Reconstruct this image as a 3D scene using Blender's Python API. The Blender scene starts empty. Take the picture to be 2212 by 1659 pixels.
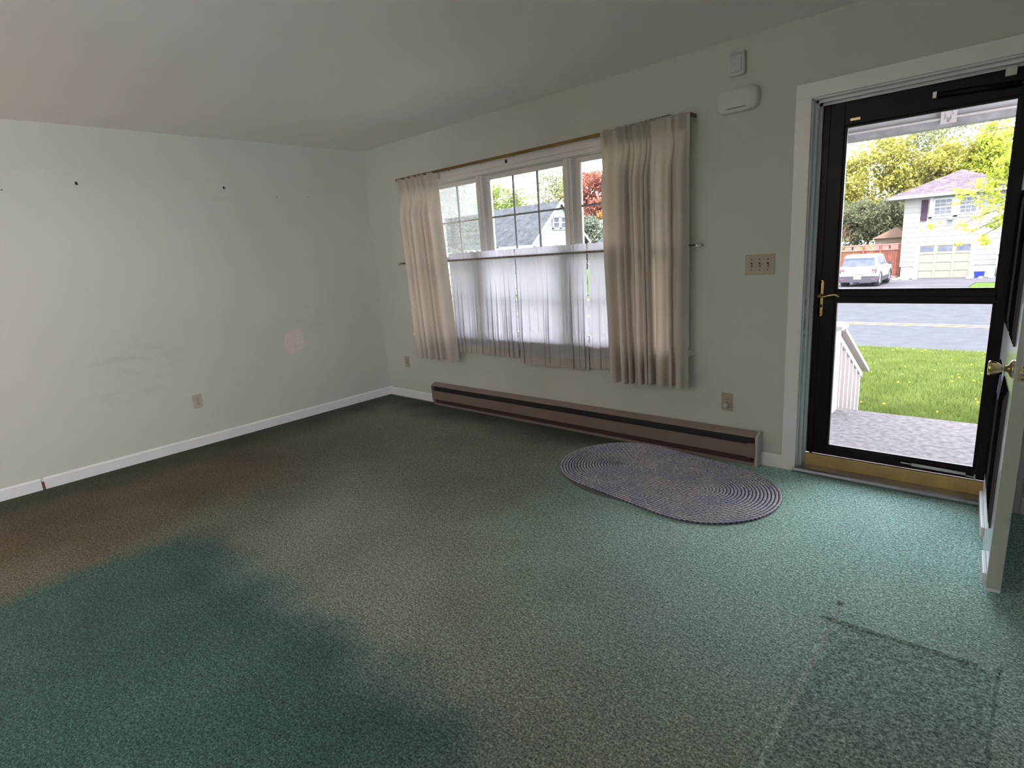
import bpy, bmesh, math, random
from mathutils import Vector, Matrix, noise as mn
PI = math.pi
SC = bpy.context.scene
COL = SC.collection

# ------------------------------------------------------------------ camera
cam_d = bpy.data.cameras.new('camera')
cam = bpy.data.objects.new('camera', cam_d); COL.objects.link(cam)
cam_d.sensor_width = 36.0; cam_d.lens = 36.0 * 1220.865 / 2212.0
cam_d.clip_start = 0.02; cam_d.clip_end = 400
_r = Vector((0.74082085, 0.66815201, -0.06897356)); _u = Vector((-0.10268912, 0.21413475, 0.9713914)); _f = Vector((-0.66380676, 0.71254417, -0.22724743))
cam.matrix_world = Matrix(((_r.x, _u.x, -_f.x, 4.98293), (_r.y, _u.y, -_f.y, -3.43905), (_r.z, _u.z, -_f.z, 1.38975), (0, 0, 0, 1)))
SC.camera = cam

# ------------------------------------------------------------------ view, world, sun
SC.view_settings.view_transform = 'Standard'
SC.view_settings.look = 'None'
SC.view_settings.exposure = 1.55
SC.view_settings.gamma = 1.0
SC.view_settings.use_curve_mapping = False
SC.cycles.use_denoising = True
SC.cycles.max_bounces = 10; SC.cycles.diffuse_bounces = 6; SC.cycles.transparent_max_bounces = 16
SC.cycles.transmission_bounces = 8; SC.cycles.sample_clamp_indirect = 6.0
SC.cycles.caustics_reflective = False; SC.cycles.caustics_refractive = False

SKY = 4.6
W = bpy.data.worlds.new('world'); SC.world = W; W.use_nodes = True
wn, wl = W.node_tree.nodes, W.node_tree.links; wn.clear()
wo = wn.new('ShaderNodeOutputWorld'); wb = wn.new('ShaderNodeBackground'); wl.new(wb.outputs[0], wo.inputs[0])
tc = wn.new('ShaderNodeTexCoord'); mp = wn.new('ShaderNodeMapping'); mp.inputs['Scale'].default_value = (1.0, 1.0, 2.6)
nz = wn.new('ShaderNodeTexNoise'); nz.inputs['Scale'].default_value = 3.2; nz.inputs['Detail'].default_value = 7
rm = wn.new('ShaderNodeValToRGB'); rm.color_ramp.elements[0].position = .38; rm.color_ramp.elements[1].position = .56
rm.color_ramp.elements[0].color = (.56, .70, .90, 1); rm.color_ramp.elements[1].color = (1.0, .985, .96, 1)
wl.new(tc.outputs['Generated'], mp.inputs[0]); wl.new(mp.outputs[0], nz.inputs[0]); wl.new(nz.outputs['Fac'], rm.inputs[0])
wl.new(rm.outputs[0], wb.inputs[0]); wb.inputs[1].default_value = SKY

sd = bpy.data.lights.new('sun', 'SUN'); sd.energy = 4.2; sd.angle = math.radians(6); sd.color = (1, .96, .9)
sun = bpy.data.objects.new('sun', sd); COL.objects.link(sun)
sun.rotation_euler = Vector((-.28, .62, -1.0)).to_track_quat('-Z', 'Y').to_euler()

# daylight of the openings: portals steer the sky's own light through them
def portal(x0, x1, z0, z1, y, into):
    d = bpy.data.lights.new('portal', 'AREA'); d.shape = 'RECTANGLE'; d.size = x1 - x0; d.size_y = z1 - z0
    d.cycles.is_portal = True
    o = bpy.data.objects.new('portal', d); COL.objects.link(o); o.location = ((x0 + x1) / 2, y, (z0 + z1) / 2)
    o.rotation_euler = (PI / 2 if into > 0 else -PI / 2, 0, 0)
    return o
portal(.66, 3.34, .69, 2.04, .13, -1)
portal(4.06, 4.95, .05, 2.04, .16, -1)
pd = portal(0, 2.3, .6, 2.1, 0, 1); pd.location = (5.70, -5.15, 1.35); pd.rotation_euler = (0, PI/2, 0); pd.data.size = 1.5; pd.data.size_y = 2.3  # portal of the added side window that fills the room
# unseen lamp assumed at back left, added to warm the left wall (shade below)
ld = bpy.data.lights.new('assumed_lamp_bulb', 'POINT'); ld.energy = 10.5; ld.color = (1, .55, .34); ld.shadow_soft_size = .09
lo = bpy.data.objects.new('assumed_lamp_bulb', ld); COL.objects.link(lo); lo.location = (.75, -4.45, 1.32)
# unseen ceiling bowl lamp added behind the photographer as fill light
ld2 = bpy.data.lights.new('ceiling_fill', 'POINT'); ld2.energy = 24; ld2.color = (1, .90, .78); ld2.shadow_soft_size = .12
lo2 = bpy.data.objects.new('ceiling_fill', ld2); COL.objects.link(lo2); lo2.location = (2.6, -5.0, 2.22)

# ------------------------------------------------------------------ helpers
def tag(o, label=None, cat=None, group=None, kind=None):
    if label: o['label'] = label
    if cat: o['category'] = cat
    if group: o['group'] = group
    if kind: o['kind'] = kind
    return o
def empty(name, loc=(0, 0, 0), rz=0):
    o = bpy.data.objects.new(name, None); COL.objects.link(o); o.location = loc; o.rotation_euler = (0, 0, rz); o.empty_display_size = .05
    return o
class MB:
    def __init__(s): s.v = []; s.f = []; s.sm = []
    def add(s, vs, fs, smooth=False):
        b = len(s.v); s.v += [tuple(v) for v in vs]; s.f += [tuple(i + b for i in f) for f in fs]; s.sm += [smooth] * len(fs); return s
    def box(s, x0, x1, y0, y1, z0, z1, bev=0):
        if x1 < x0: x0, x1 = x1, x0
        if y1 < y0: y0, y1 = y1, y0
        if z1 < z0: z0, z1 = z1, z0
        if bev <= 0:
            return s.add([(x0,y0,z0),(x1,y0,z0),(x1,y1,z0),(x0,y1,z0),(x0,y0,z1),(x1,y0,z1),(x1,y1,z1),(x0,y1,z1)],
                  [(0,3,2,1),(4,5,6,7),(0,1,5,4),(1,2,6,5),(2,3,7,6),(3,0,4,7)])
        bm = bmesh.new(); bmesh.ops.create_cube(bm, size=1)
        for v in bm.verts: v.co = Vector(((x0+x1)/2 + v.co.x*(x1-x0), (y0+y1)/2 + v.co.y*(y1-y0), (z0+z1)/2 + v.co.z*(z1-z0)))
        bmesh.ops.bevel(bm, geom=list(bm.edges), offset=min(bev, .45*min(x1-x0, y1-y0, z1-z0)), segments=2, affect='EDGES', profile=.5)
        s.bm(bm, Matrix()); return s
    def bm(s, bm, M, smooth=False):
        bm.verts.index_update()
        s.add([M @ v.co for v in bm.verts], [tuple(v.index for v in f.verts) for f in bm.faces], smooth); bm.free(); return s
    def tube(s, pts, r, n=8, caps=True, smooth=True):
        pts = [Vector(p) for p in pts]; R = r if isinstance(r, (list, tuple)) else [r] * len(pts)
        vs, fs = [], []; up = None
        for i, p in enumerate(pts):
            t = (pts[min(i+1, len(pts)-1)] - pts[max(i-1, 0)]).normalized()
            if up is None: up = Vector((0, 0, 1)) if abs(t.z) < .9 else Vector((1, 0, 0))
            a = t.cross(up).normalized(); b = a.cross(t).normalized(); up = b
            for k in range(n):
                th = 2*PI*k/n; vs.append(p + (a*math.cos(th) + b*math.sin(th)) * R[i])
        for i in range(len(pts)-1):
            for k in range(n): fs.append((i*n+k, i*n+(k+1) % n, (i+1)*n+(k+1) % n, (i+1)*n+k))
        s.add(vs, fs, smooth)
        if caps:
            b = len(s.v) - len(vs)
            s.f += [tuple(b+k for k in range(n))[::-1], tuple(b+(len(pts)-1)*n+k for k in range(n))]; s.sm += [False, False]
        return s
    def lathe(s, prof, M, n=20, smooth=True):
        vs, fs = [], []
        for (r, z) in prof:
            for k in range(n): vs.append(M @ Vector((r*math.cos(2*PI*k/n), r*math.sin(2*PI*k/n), z)))
        for i in range(len(prof)-1):
            for k in range(n): fs.append((i*n+k, i*n+(k+1) % n, (i+1)*n+(k+1) % n, (i+1)*n+k))
        return s.add(vs, fs, smooth)
    def prism(s, poly, axis, a, b):
        # polygon (u,v) extruded along axis: 'x' -> (y,z), 'y' -> (x,z), 'z' -> (x,y)
        g = {'x': lambda u, v, w: (w, u, v), 'y': lambda u, v, w: (u, w, v), 'z': lambda u, v, w: (u, v, w)}[axis]
        n = len(poly); vs = [g(u, v, a) for u, v in poly] + [g(u, v, b) for u, v in poly]
        fs = [tuple(range(n))[::-1], tuple(range(n, 2*n))] + [(i, (i+1) % n, n+(i+1) % n, n+i) for i in range(n)]
        return s.add(vs, fs)
    def sphere(s, c, r, sx=1, sy=1, sz=1, u=12, v=8):
        bm = bmesh.new(); bmesh.ops.create_uvsphere(bm, u_segments=u, v_segments=v, radius=r)
        return s.bm(bm, Matrix.Translation(c) @ Matrix.Diagonal((sx, sy, sz, 1)), True)
    def build(s, name, mat, parent=None, **k):
        me = bpy.data.meshes.new(name); me.from_pydata(s.v, [], s.f); me.update()
        bm = bmesh.new(); bm.from_mesh(me); bmesh.ops.recalc_face_normals(bm, faces=bm.faces); bm.to_mesh(me); bm.free()
        if len(s.sm) == len(me.polygons): me.polygons.foreach_set('use_smooth', s.sm)
        me.materials.append(mat)
        o = bpy.data.objects.new(name, me); COL.objects.link(o)
        if parent: o.parent = parent
        return tag(o, **k)
def raw(name, vs, fs, mat, parent=None, smooth=False, **k):
    me = bpy.data.meshes.new(name); me.from_pydata(vs, [], fs); me.update()
    if smooth: me.polygons.foreach_set('use_smooth', [True] * len(me.polygons))
    me.materials.append(mat); o = bpy.data.objects.new(name, me); COL.objects.link(o)
    if parent: o.parent = parent
    return tag(o, **k)
def copy_tree(o, parent=None):
    c = o.copy(); COL.objects.link(c)
    if parent: c.parent = parent
    for ch in list(o.children): copy_tree(ch, c)
    return c
def AX(p, d):   # matrix: local z along d at p
    return Matrix.Translation(p) @ Vector(d).to_track_quat('Z', 'Y').to_matrix().to_4x4()
def srgb(r, g, b):
    f = lambda c: (c/255/12.92 if c/255 <= .04045 else ((c/255+.055)/1.055)**2.4)
    return (f(r), f(g), f(b), 1)

# ------------------------------------------------------------------ materials
class NT:
    def __init__(s, name):
        s.m = bpy.data.materials.new(name); s.m.use_nodes = True; s.t = s.m.node_tree; s.t.nodes.clear()
        s.out = s.n('ShaderNodeOutputMaterial'); s.p = s.n('ShaderNodeBsdfPrincipled'); s.l(s.p.outputs[0], s.out.inputs[0])
    def n(s, t, **k):
        x = s.t.nodes.new(t)
        for a, b in k.items(): setattr(x, a, b)
        return x
    def l(s, a, b): s.t.links.new(a, b)
    def obj(s, scale=(1, 1, 1)):
        c = s.n('ShaderNodeTexCoord'); m = s.n('ShaderNodeMapping'); m.inputs['Scale'].default_value = scale
        s.l(c.outputs['Object'], m.inputs[0]); return m.outputs[0]
    def noise(s, v, sc, det=3, rough=.5):
        x = s.n('ShaderNodeTexNoise'); x.inputs['Scale'].default_value = sc; x.inputs['Detail'].default_value = det; x.inputs['Roughness'].default_value = rough
        s.l(v, x.inputs['Vector']); return x.outputs['Fac']
    def ramp(s, f, stops, interp='LINEAR'):
        x = s.n('ShaderNodeValToRGB'); x.color_ramp.interpolation = interp; e = x.color_ramp.elements
        while len(e) < len(stops): e.new(.5)
        for i, (p, c) in enumerate(stops): e[i].position = p; e[i].color = c if len(c) == 4 else (*c, 1)
        s.l(f, x.inputs[0]); return x.outputs[0]
    def math(s, op, a, b=None, c=None, clamp=False):
        x = s.n('ShaderNodeMath', operation=op); x.use_clamp = clamp
        for i, v in enumerate((a, b, c)):
            if v is None: continue
            if isinstance(v, (int, float)): x.inputs[i].default_value = v
            else: s.l(v, x.inputs[i])
        return x.outputs[0]
    def mix(s, f, a, b, blend='MIX'):
        x = s.n('ShaderNodeMix', data_type='RGBA', blend_type=blend)
        if isinstance(f, (int, float)): x.inputs[0].default_value = f
        else: s.l(f, x.inputs[0])
        for i, v in ((6, a), (7, b)):
            if isinstance(v, tuple): x.inputs[i].default_value = v
            else: s.l(v, x.inputs[i])
        return x.outputs[2]
    def sep(s, v):
        x = s.n('ShaderNodeSeparateXYZ'); s.l(v, x.inputs[0]); return x.outputs
    def step(s, v, a, b):
        x = s.n('ShaderNodeMapRange'); x.interpolation_type = 'SMOOTHSTEP'
        x.inputs['From Min'].default_value = a; x.inputs['From Max'].default_value = b; s.l(v, x.inputs['Value']); return x.outputs['Result']
    def bump(s, h, st=.3, d=.01):
        x = s.n('ShaderNodeBump'); x.inputs['Strength'].default_value = st; x.inputs['Distance'].default_value = d
        s.l(h, x.inputs['Height']); s.l(x.outputs[0], s.p.inputs['Normal']); return x.outputs[0]
    def base(s, c):
        if isinstance(c, tuple): s.p.inputs['Base Color'].default_value = c
        else: s.l(c, s.p.inputs['Base Color'])
    def set(s, **k):
        for a, b in k.items(): s.p.inputs[a.replace('_', ' ')].default_value = b
def plain(name, c, rough=.5, metal=0, var=.06, sc=8, bump=0, bsc=60, coat=0):
    t = NT(name); v = t.obj(); f = t.noise(v, sc, 4)
    lo = tuple(max(0, x * (1 - var)) for x in c[:3]) + (1,); hi = tuple(min(1, x * (1 + var)) for x in c[:3]) + (1,)
    t.base(t.ramp(f, [(.3, lo), (.7, hi)])); t.set(Roughness=rough, Metallic=metal)
    if coat: t.p.inputs['Coat Weight'].default_value = coat
    if bump: t.bump(t.noise(v, bsc, 4), bump, .004)
    return t.m
M = {}
def wallpaint(name, c, patch=False):
    t = NT(name); v = t.obj()
    col = t.ramp(t.noise(v, 1.3, 4), [(.3, tuple(x*.97 for x in c[:3])), (.7, tuple(x*1.02 for x in c[:3]))])
    if patch:   # grey scuffs low on the left wall, and a faint old repair
        x, y, z = t.sep(v)
        sc = NT.noise(t, t.obj((1, 2.2, 7)), 2.4, 5, .6)
        def blob(cy, cz, ry, rz):
            a = t.math('POWER', t.math('DIVIDE', t.math('SUBTRACT', y, cy), ry), 2.0)
            b = t.math('POWER', t.math('DIVIDE', t.math('SUBTRACT', z, cz), rz), 2.0)
            return t.math('SUBTRACT', 1.0, t.math('ADD', a, b), clamp=True)
        m = t.math('MAXIMUM', blob(-2.25, .78, .45, .2), t.math('MAXIMUM', blob(-.85, .9, .28, .16), t.math('MAXIMUM', blob(-1.45, 2.0, .12, .07), blob(-2.3, .55, .3, .08))))
        m = t.math('MULTIPLY', m, t.step(sc, .44, .66)); m = t.math('MULTIPLY', m, .20)
        col = t.mix(m, col, tuple(x*.55 for x in c[:3]) + (1,))
    t.base(col); t.set(Roughness=.75)
    t.bump(t.noise(v, 260, 3), .12, .002); return t.m
M['wall'] = wallpaint('sage_wall_paint', (.575, .585, .545))
M['wall_l'] = wallpaint('sage_wall_paint_scuffed', (.575, .585, .545), True)
M['ceil'] = plain('ceiling_paint', (.88, .85, .845), .85, var=.015, sc=1.5, bump=.08, bsc=160)
M['trim'] = plain('white_trim_paint', (.80, .79, .80), .38, var=.03, sc=6, bump=.05, bsc=40)
M['trimw'] = plain('window_trim_paint', (.78, .75, .74), .35, var=.02)
M['doorw'] = plain('door_paint', (.70, .72, .75), .14, var=.03, sc=4, bump=.04, bsc=30)
M['doore_shade'] = plain('door_edge_shaded_paint', (.42, .45, .42), .5, var=.08, sc=9, bump=.1, bsc=30)  # white door paint with the unlit edge's shade put into its colour
M['black'] = plain('black_brown_paint', (.006, .005, .006), 1.0, var=.2)
M['storm'] = plain('dark_brown_enamel', (.009, .0035, .005), .4, var=.2, sc=14)
M['brass'] = plain('brass', (.62, .42, .16), .25, 1, var=.1)
M['brassp'] = plain('polished_brass', (.75, .62, .34), .12, 1, var=.05)
M['gold'] = plain('varnished_sill_wood', (.50, .34, .12), .35, var=.18, sc=10)
M['alu'] = plain('aluminium', (.45, .45, .47), .3, 1, var=.12, sc=5)
M['steel'] = plain('steel', (.5, .48, .46), .35, 1)
M['plastic'] = plain('white_plastic', (.66, .66, .65), .4, var=.01)
M['ivory'] = plain('ivory_plastic', (.40, .35, .27), .4, var=.03)
M['ivoryl'] = plain('pale_ivory_plastic', (.46, .41, .36), .45, var=.03)
M['slot'] = plain('dark_recess', (.03, .025, .02), .7)
M['heat'] = plain('mauve_brown_enamel', (.215, .155, .14), .4, var=.04)
M['heattop'] = plain('mauve_grey_enamel', (.25, .20, .19), .42, var=.04)
M['heatcap'] = plain('end_cap_enamel', (.46, .44, .42), .45, var=.05)
M['fins'] = plain('heater_fins', (.012, .010, .010), .6)
M['plaster'] = plain('spackle', (.68, .615, .57), .9, var=.05, sc=30, bump=.3, bsc=90)
M['nail'] = plain('dark_nail', (.03, .02, .02), .4, .8)
M['wood'] = plain('rod_wood', (.10, .065, .04), .4, var=.15)
M['rodgold'] = plain('gold_traverse_rod', (.22, .15, .05), .4, .6, var=.2, sc=3)
M['clear'] = plain('clear_finial', (.75, .75, .72), .06, .6)
M['paper'] = plain('printed_tag_paper', (.60, .60, .70), .7, var=.03)
M['ink'] = plain('tag_ink', (.22, .22, .32), .8)
M['mline'] = plain('panel_line_paint', (.07, .06, .07), .8)  # thin paler lines along the panel steps
M['gap'] = plain('bare_wood', (.22, .09, .05), .8)

def glass(name, tint=(1, 1, 1, 1), refl=.06, haze=0):
    t = NT(name); t.t.nodes.remove(t.p)
    tr = t.n('ShaderNodeBsdfTransparent'); tr.inputs[0].default_value = tint
    gl = t.n('ShaderNodeBsdfGlossy'); gl.inputs['Roughness'].default_value = .03
    fr = t.n('ShaderNodeFresnel'); fr.inputs[0].default_value = 1.3
    mx = t.n('ShaderNodeMixShader'); t.l(t.math('MULTIPLY', fr.outputs[0], refl / .06), mx.inputs[0]); t.l(tr.outputs[0], mx.inputs[1]); t.l(gl.outputs[0], mx.inputs[2])
    s = mx.outputs[0]
    if haze:
        df = t.n('ShaderNodeBsdfTranslucent'); df.inputs[0].default_value = (.8, .8, .8, 1); d2 = t.n('ShaderNodeMixShader'); d2.inputs[0].default_value = haze
        t.l(s, d2.inputs[1]); t.l(df.outputs[0], d2.inputs[2]); s = d2.outputs[0]
    t.l(s, t.out.inputs[0]); return t.m
M['glass'] = glass('window_glass')
M['screen'] = glass('insect_screen', (.80, .80, .80, 1), .03, .16)

def fabric(name, c, trans, clear=0, bsc=900, tint=None):
    t = NT(name); t.t.nodes.remove(t.p); v = t.obj()
    col = t.ramp(t.noise(v, 3, 3), [(.3, tuple(x*.93 for x in c)), (.7, tuple(min(1, x*1.05) for x in c))])
    w1 = t.noise(t.obj((bsc, bsc, bsc*.35)), 1, 2)
    b = t.n('ShaderNodeBump'); b.inputs['Strength'].default_value = .25; b.inputs['Distance'].default_value = .001; t.l(w1, b.inputs['Height'])
    d = t.n('ShaderNodeBsdfDiffuse'); tl = t.n('ShaderNodeBsdfTranslucent'); t.l(b.outputs[0], d.inputs['Normal'])
    t.l(col, d.inputs[0])
    if tint: tl.inputs[0].default_value = tint
    else: t.l(col, tl.inputs[0])
    m = t.n('ShaderNodeMixShader'); m.inputs[0].default_value = trans; t.l(d.outputs[0], m.inputs[1]); t.l(tl.outputs[0], m.inputs[2]); s = m.outputs[0]
    if clear:
        tp = t.n('ShaderNodeBsdfTransparent'); m2 = t.n('ShaderNodeMixShader'); m2.inputs[0].default_value = clear
        t.l(s, m2.inputs[1]); t.l(tp.outputs[0], m2.inputs[2]); s = m2.outputs[0]
    t.l(s, t.out.inputs[0]); return t.m
M['drape'] = fabric('cream_drape_cloth', (.62, .57, .52), .20, tint=(.72, .58, .45, 1))
M['sheer'] = fabric('white_sheer_cloth', (.70, .69, .72), .46, .03, tint=(.58, .565, .62, 1))
M['pocket'] = fabric('rod_pocket_shade_cloth', (.30, .27, .25), .06)  # shading around the rod put into a darker cloth colour
M['sheerb'] = fabric('doubled_sheer_cloth', (.60, .56, .54), .2, 0)

# carpet: green cut pile, trodden greyer along the traffic paths
def carpet():
    t = NT('green_carpet'); v = t.obj(); x, y, z = t.sep(v)
    wob = t.math('MULTIPLY', t.math('SUBTRACT', t.noise(v, 1.6, 5, .6), .5), .9)
    xx = t.math('ADD', x, wob); yy = t.math('ADD', y, t.math('MULTIPLY', wob, .5))
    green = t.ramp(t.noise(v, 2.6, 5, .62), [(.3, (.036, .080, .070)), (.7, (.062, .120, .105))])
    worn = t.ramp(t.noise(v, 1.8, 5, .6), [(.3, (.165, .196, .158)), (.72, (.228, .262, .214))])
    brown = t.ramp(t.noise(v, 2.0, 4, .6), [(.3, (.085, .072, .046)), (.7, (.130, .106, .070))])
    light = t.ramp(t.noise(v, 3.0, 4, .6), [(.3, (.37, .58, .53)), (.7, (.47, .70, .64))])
    # warm glow towards the left wall, painted brown into the pile
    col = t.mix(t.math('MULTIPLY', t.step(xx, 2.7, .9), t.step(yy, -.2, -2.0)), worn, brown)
    # door light painted into the pile as lighter green by the front door
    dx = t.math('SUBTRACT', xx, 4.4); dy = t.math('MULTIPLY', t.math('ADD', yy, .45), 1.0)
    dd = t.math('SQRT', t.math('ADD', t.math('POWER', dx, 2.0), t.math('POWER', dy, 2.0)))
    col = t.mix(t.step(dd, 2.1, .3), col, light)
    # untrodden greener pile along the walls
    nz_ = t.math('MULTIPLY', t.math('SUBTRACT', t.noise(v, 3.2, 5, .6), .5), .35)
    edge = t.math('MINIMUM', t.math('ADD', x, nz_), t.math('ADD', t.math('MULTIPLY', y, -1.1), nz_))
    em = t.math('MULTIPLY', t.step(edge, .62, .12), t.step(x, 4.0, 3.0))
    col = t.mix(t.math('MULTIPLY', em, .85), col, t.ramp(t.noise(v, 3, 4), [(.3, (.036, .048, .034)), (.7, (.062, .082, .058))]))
    # darker green area across the near part of the floor
    w2 = t.math('MULTIPLY', t.math('SUBTRACT', t.noise(v, 4.0, 5, .65), .5), .34)
    gy = t.step(t.math('ADD', y, w2), -2.34, -2.70)
    gx = t.math('MULTIPLY', t.step(t.math('ADD', x, w2), 1.52, 1.78), t.step(t.math('ADD', x, w2), 4.3, 3.7))
    gm = t.math('MULTIPLY', gy, gx)
    col = t.mix(gm, col, green)
    # protected pile where a cabinet stood beside the door
    ax = t.math('MULTIPLY', t.step(x, 4.55, 4.60), t.step(x, 5.06, 5.0)); ay = t.step(y, -1.34, -1.40)
    col = t.mix(t.math('MULTIPLY', t.math('MULTIPLY', ax, ay), .35), col, (.11, .185, .165, 1))
    ln_ = t.math('ABSOLUTE', t.math('SUBTRACT', t.math('ADD', x, t.math('MULTIPLY', t.math('SUBTRACT', t.noise(v, 60, 2), .5), .012)), 4.570))
    lm_ = t.math('MULTIPLY', t.math('MULTIPLY', t.step(ln_, .013, .004), t.step(y, -1.22, -1.25)), t.step(y, -2.9, -2.5))
    col = t.mix(t.math('MULTIPLY', lm_, .75), col, (.36, .43, .38, 1))
    pile = t.noise(v, 130, 3, .7); clump = t.noise(t.obj((1, 1.6, 1)), 42, 4, .7)
    col = t.mix(1.0, col, t.ramp(pile, [(.32, (.28, .28, .28)), (.5, (.95, .95, .95)), (.68, (1.9, 1.9, 1.9))]), 'MULTIPLY')
    col = t.mix(1.0, col, t.ramp(clump, [(.30, (.62, .62, .62)), (.70, (1.36, 1.36, 1.36))]), 'MULTIPLY')
    t.base(col); t.set(Roughness=.95); t.p.inputs['Sheen Weight'].default_value = .04; t.p.inputs['Specular IOR Level'].default_value = .08
    h = t.math('ADD', t.math('MULTIPLY', pile, 1.0), t.math('MULTIPLY', clump, 1.0))
    t.bump(h, .75, .010); return t.m
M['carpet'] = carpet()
def rugm():
    t = NT('braided_wool'); v = t.obj()
    c = t.ramp(t.noise(t.obj((1.2, 1.2, 1)), 62, 2, .6), [(.28, (.16, .17, .23)), (.40, (.40, .42, .50)), (.55, (.50, .50, .57)), (.68, (.76, .77, .84)), (.80, (.90, .89, .93))])
    c2 = t.ramp(t.noise(v, 5, 3), [(.4, (.85, .87, 1.0)), (.6, (1.1, 1.02, .98))])
    x, y, z = t.sep(v)   # dark lacing thread and gap shade painted between neighbouring rings of braid
    ex = t.math('MAXIMUM', t.math('SUBTRACT', t.math('ABSOLUTE', x), .285), 0.0)
    dd = t.math('SQRT', t.math('ADD', t.math('POWER', ex, 2.0), t.math('POWER', y, 2.0)))
    fr_ = t.math('ABSOLUTE', t.math('SUBTRACT', t.math('FRACT', t.math('DIVIDE', t.math('SUBTRACT', .412, dd), .412/22)), .5))
    c = t.mix(t.step(fr_, .27, .44), c, t.mix(1.0, c, (.16, .16, .20, 1), 'MULTIPLY'))
    t.base(t.mix(1.0, c, c2, 'MULTIPLY')); t.set(Roughness=.95); t.bump(t.noise(v, 260, 3), .5, .004); return t.m
M['rug'] = rugm()
# outdoors
def grassm(n, a, b):
    t = NT(n); v = t.obj(); c = t.ramp(t.noise(v, 1.2, 6, .7), [(.3, a), (.7, b)])
    c = t.mix(1.0, c, t.ramp(t.noise(v, 30, 4, .7), [(.3, (.6, .6, .6)), (.7, (1.35, 1.35, 1.35))]), 'MULTIPLY')
    t.base(c); t.set(Roughness=.9); t.bump(t.noise(v, 25, 4), .6, .05); return t.m
M['lawn'] = grassm('lawn_soil', (0.032, 0.054, 0.013), (0.063, 0.095, 0.022))
M['blade'] = None
def leafm(n, a, b, tr=.45, sc=.9):
    t = NT(n); t.t.nodes.remove(t.p); v = t.obj()
    c = t.ramp(t.noise(v, sc, 5, .7), [(.32, a), (.68, b)])
    d = t.n('ShaderNodeBsdfDiffuse'); l = t.n('ShaderNodeBsdfTranslucent'); t.l(c, d.inputs[0]); t.l(c, l.inputs[0])
    m = t.n('ShaderNodeMixShader'); m.inputs[0].default_value = tr; t.l(d.outputs[0], m.inputs[1]); t.l(l.outputs[0], m.inputs[2]); t.l(m.outputs[0], t.out.inputs[0]); return t.m
M['blade'] = leafm('grass_blades', (.062, .088, .020), (.125, .150, .045), .35, 2.5)
M['petal'] = plain('dandelion_yellow', (.50, .42, .03), .7)
M['asphalt'] = plain('road_asphalt', (0.049, 0.050, 0.058), .9, var=.09, sc=3, bump=.4, bsc=30)
M['drive'] = plain('driveway_asphalt', (0.058, 0.054, 0.063), .9, var=.16, sc=.8, bump=.4, bsc=20)
M['concrete'] = plain('porch_concrete', (0.122, 0.110, 0.116), .9, var=.3, sc=22, bump=.5, bsc=40)
M['kerb'] = plain('pale_kerb', (0.144, 0.134, 0.125), .9, var=.12)
M['debris'] = plain('brown_leaf_litter', (0.105, 0.051, 0.030), .9, var=.3, sc=9)
M['yline'] = plain('road_line_paint', (.26, .19, .075), .8)
M['rail'] = plain('pinkish_white_paint', (0.372, 0.324, 0.330), .6, var=.03)
M['beam'] = plain('porch_beam_paint', (0.320, 0.296, 0.312), .6, var=.05)
M['beamd'] = plain('porch_beam_drip_edge', (0.208, 0.192, 0.208), .7, var=.2, sc=14)
def siding(n, c, dz):
    t = NT(n); v = t.obj(); t.base(t.ramp(t.noise(v, .8, 4), [(.3, tuple(x*.96 for x in c)), (.7, c)])); t.set(Roughness=.7); return t.m
M['sid'] = siding('white_siding', (0.174, 0.171, 0.165), .2)
M['sid2'] = siding('cool_white_siding', (0.193, 0.200, 0.204), .2)
M['found'] = plain('white_foundation', (0.218, 0.215, 0.212), .8)
def shingle(n, a, b):
    t = NT(n); br = t.n('ShaderNodeTexBrick'); br.inputs['Scale'].default_value = 1.0
    br.inputs['Brick Width'].default_value = .32; br.inputs['Row Height'].default_value = .15; br.inputs['Mortar Size'].default_value = .008
    br.inputs['Color1'].default_value = (*a, 1); br.inputs['Color2'].default_value = (*b, 1); br.inputs['Mortar'].default_value = tuple(x*.6 for x in a) + (1,)
    t.l(t.obj((1, 1.25, 1)), br.inputs['Vector']); v = t.obj()
    t.base(t.mix(1.0, br.outputs[0], t.ramp(t.noise(v, 2.5, 4), [(.3, (.78, .78, .78)), (.7, (1.2, 1.2, 1.2))]), 'MULTIPLY')); t.set(Roughness=.9); return t.m
M['roof1'] = shingle('mauve_shingles', (0.055, 0.044, 0.054), (0.079, 0.066, 0.076))
M['roof2'] = shingle('grey_shingles', (0.037, 0.040, 0.046), (0.046, 0.048, 0.055))
M['garage'] = plain('cream_garage_paint', (0.149, 0.140, 0.119), .6, var=.03)
M['dglass'] = plain('dark_window_glass', (.07, .075, .10), .12, var=.3, sc=3)
M['wtrim'] = plain('outdoor_white_trim', (0.315, 0.315, 0.315), .5)
M['shut'] = plain('mauve_shutter', (0.032, 0.021, 0.029), .6, var=.08)
M['fence'] = plain('red_cedar_stain', (0.127, 0.047, 0.036), .8, var=.25, sc=4)
M['fencetop'] = plain('pale_cedar', (0.182, 0.099, 0.089), .8, var=.15, sc=4)
M['shed'] = plain('tan_shed_siding', (0.113, 0.089, 0.065), .8)
M['shedroof'] = plain('brown_shed_roof', (0.090, 0.060, 0.045), .9)
M['carw'] = plain('white_car_paint', (0.311, 0.323, 0.323), .22, var=.005, coat=.6)
M['carb'] = plain('grey_car_cladding', (0.047, 0.045, 0.054), .6)
M['carg'] = plain('car_glass', (.09, .10, .17), .06, var=.2, sc=3)
M['tyre'] = plain('tyre_rubber', (.03, .03, .035), .8)
M['rim'] = plain('wheel_alloy', (0.228, 0.228, 0.252), .35, .6)
M['red'] = plain('tail_lamp_red', (.36, .02, .04), .3)
M['lampw'] = plain('tail_lamp_clear', (.72, .66, .68), .3)
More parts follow.
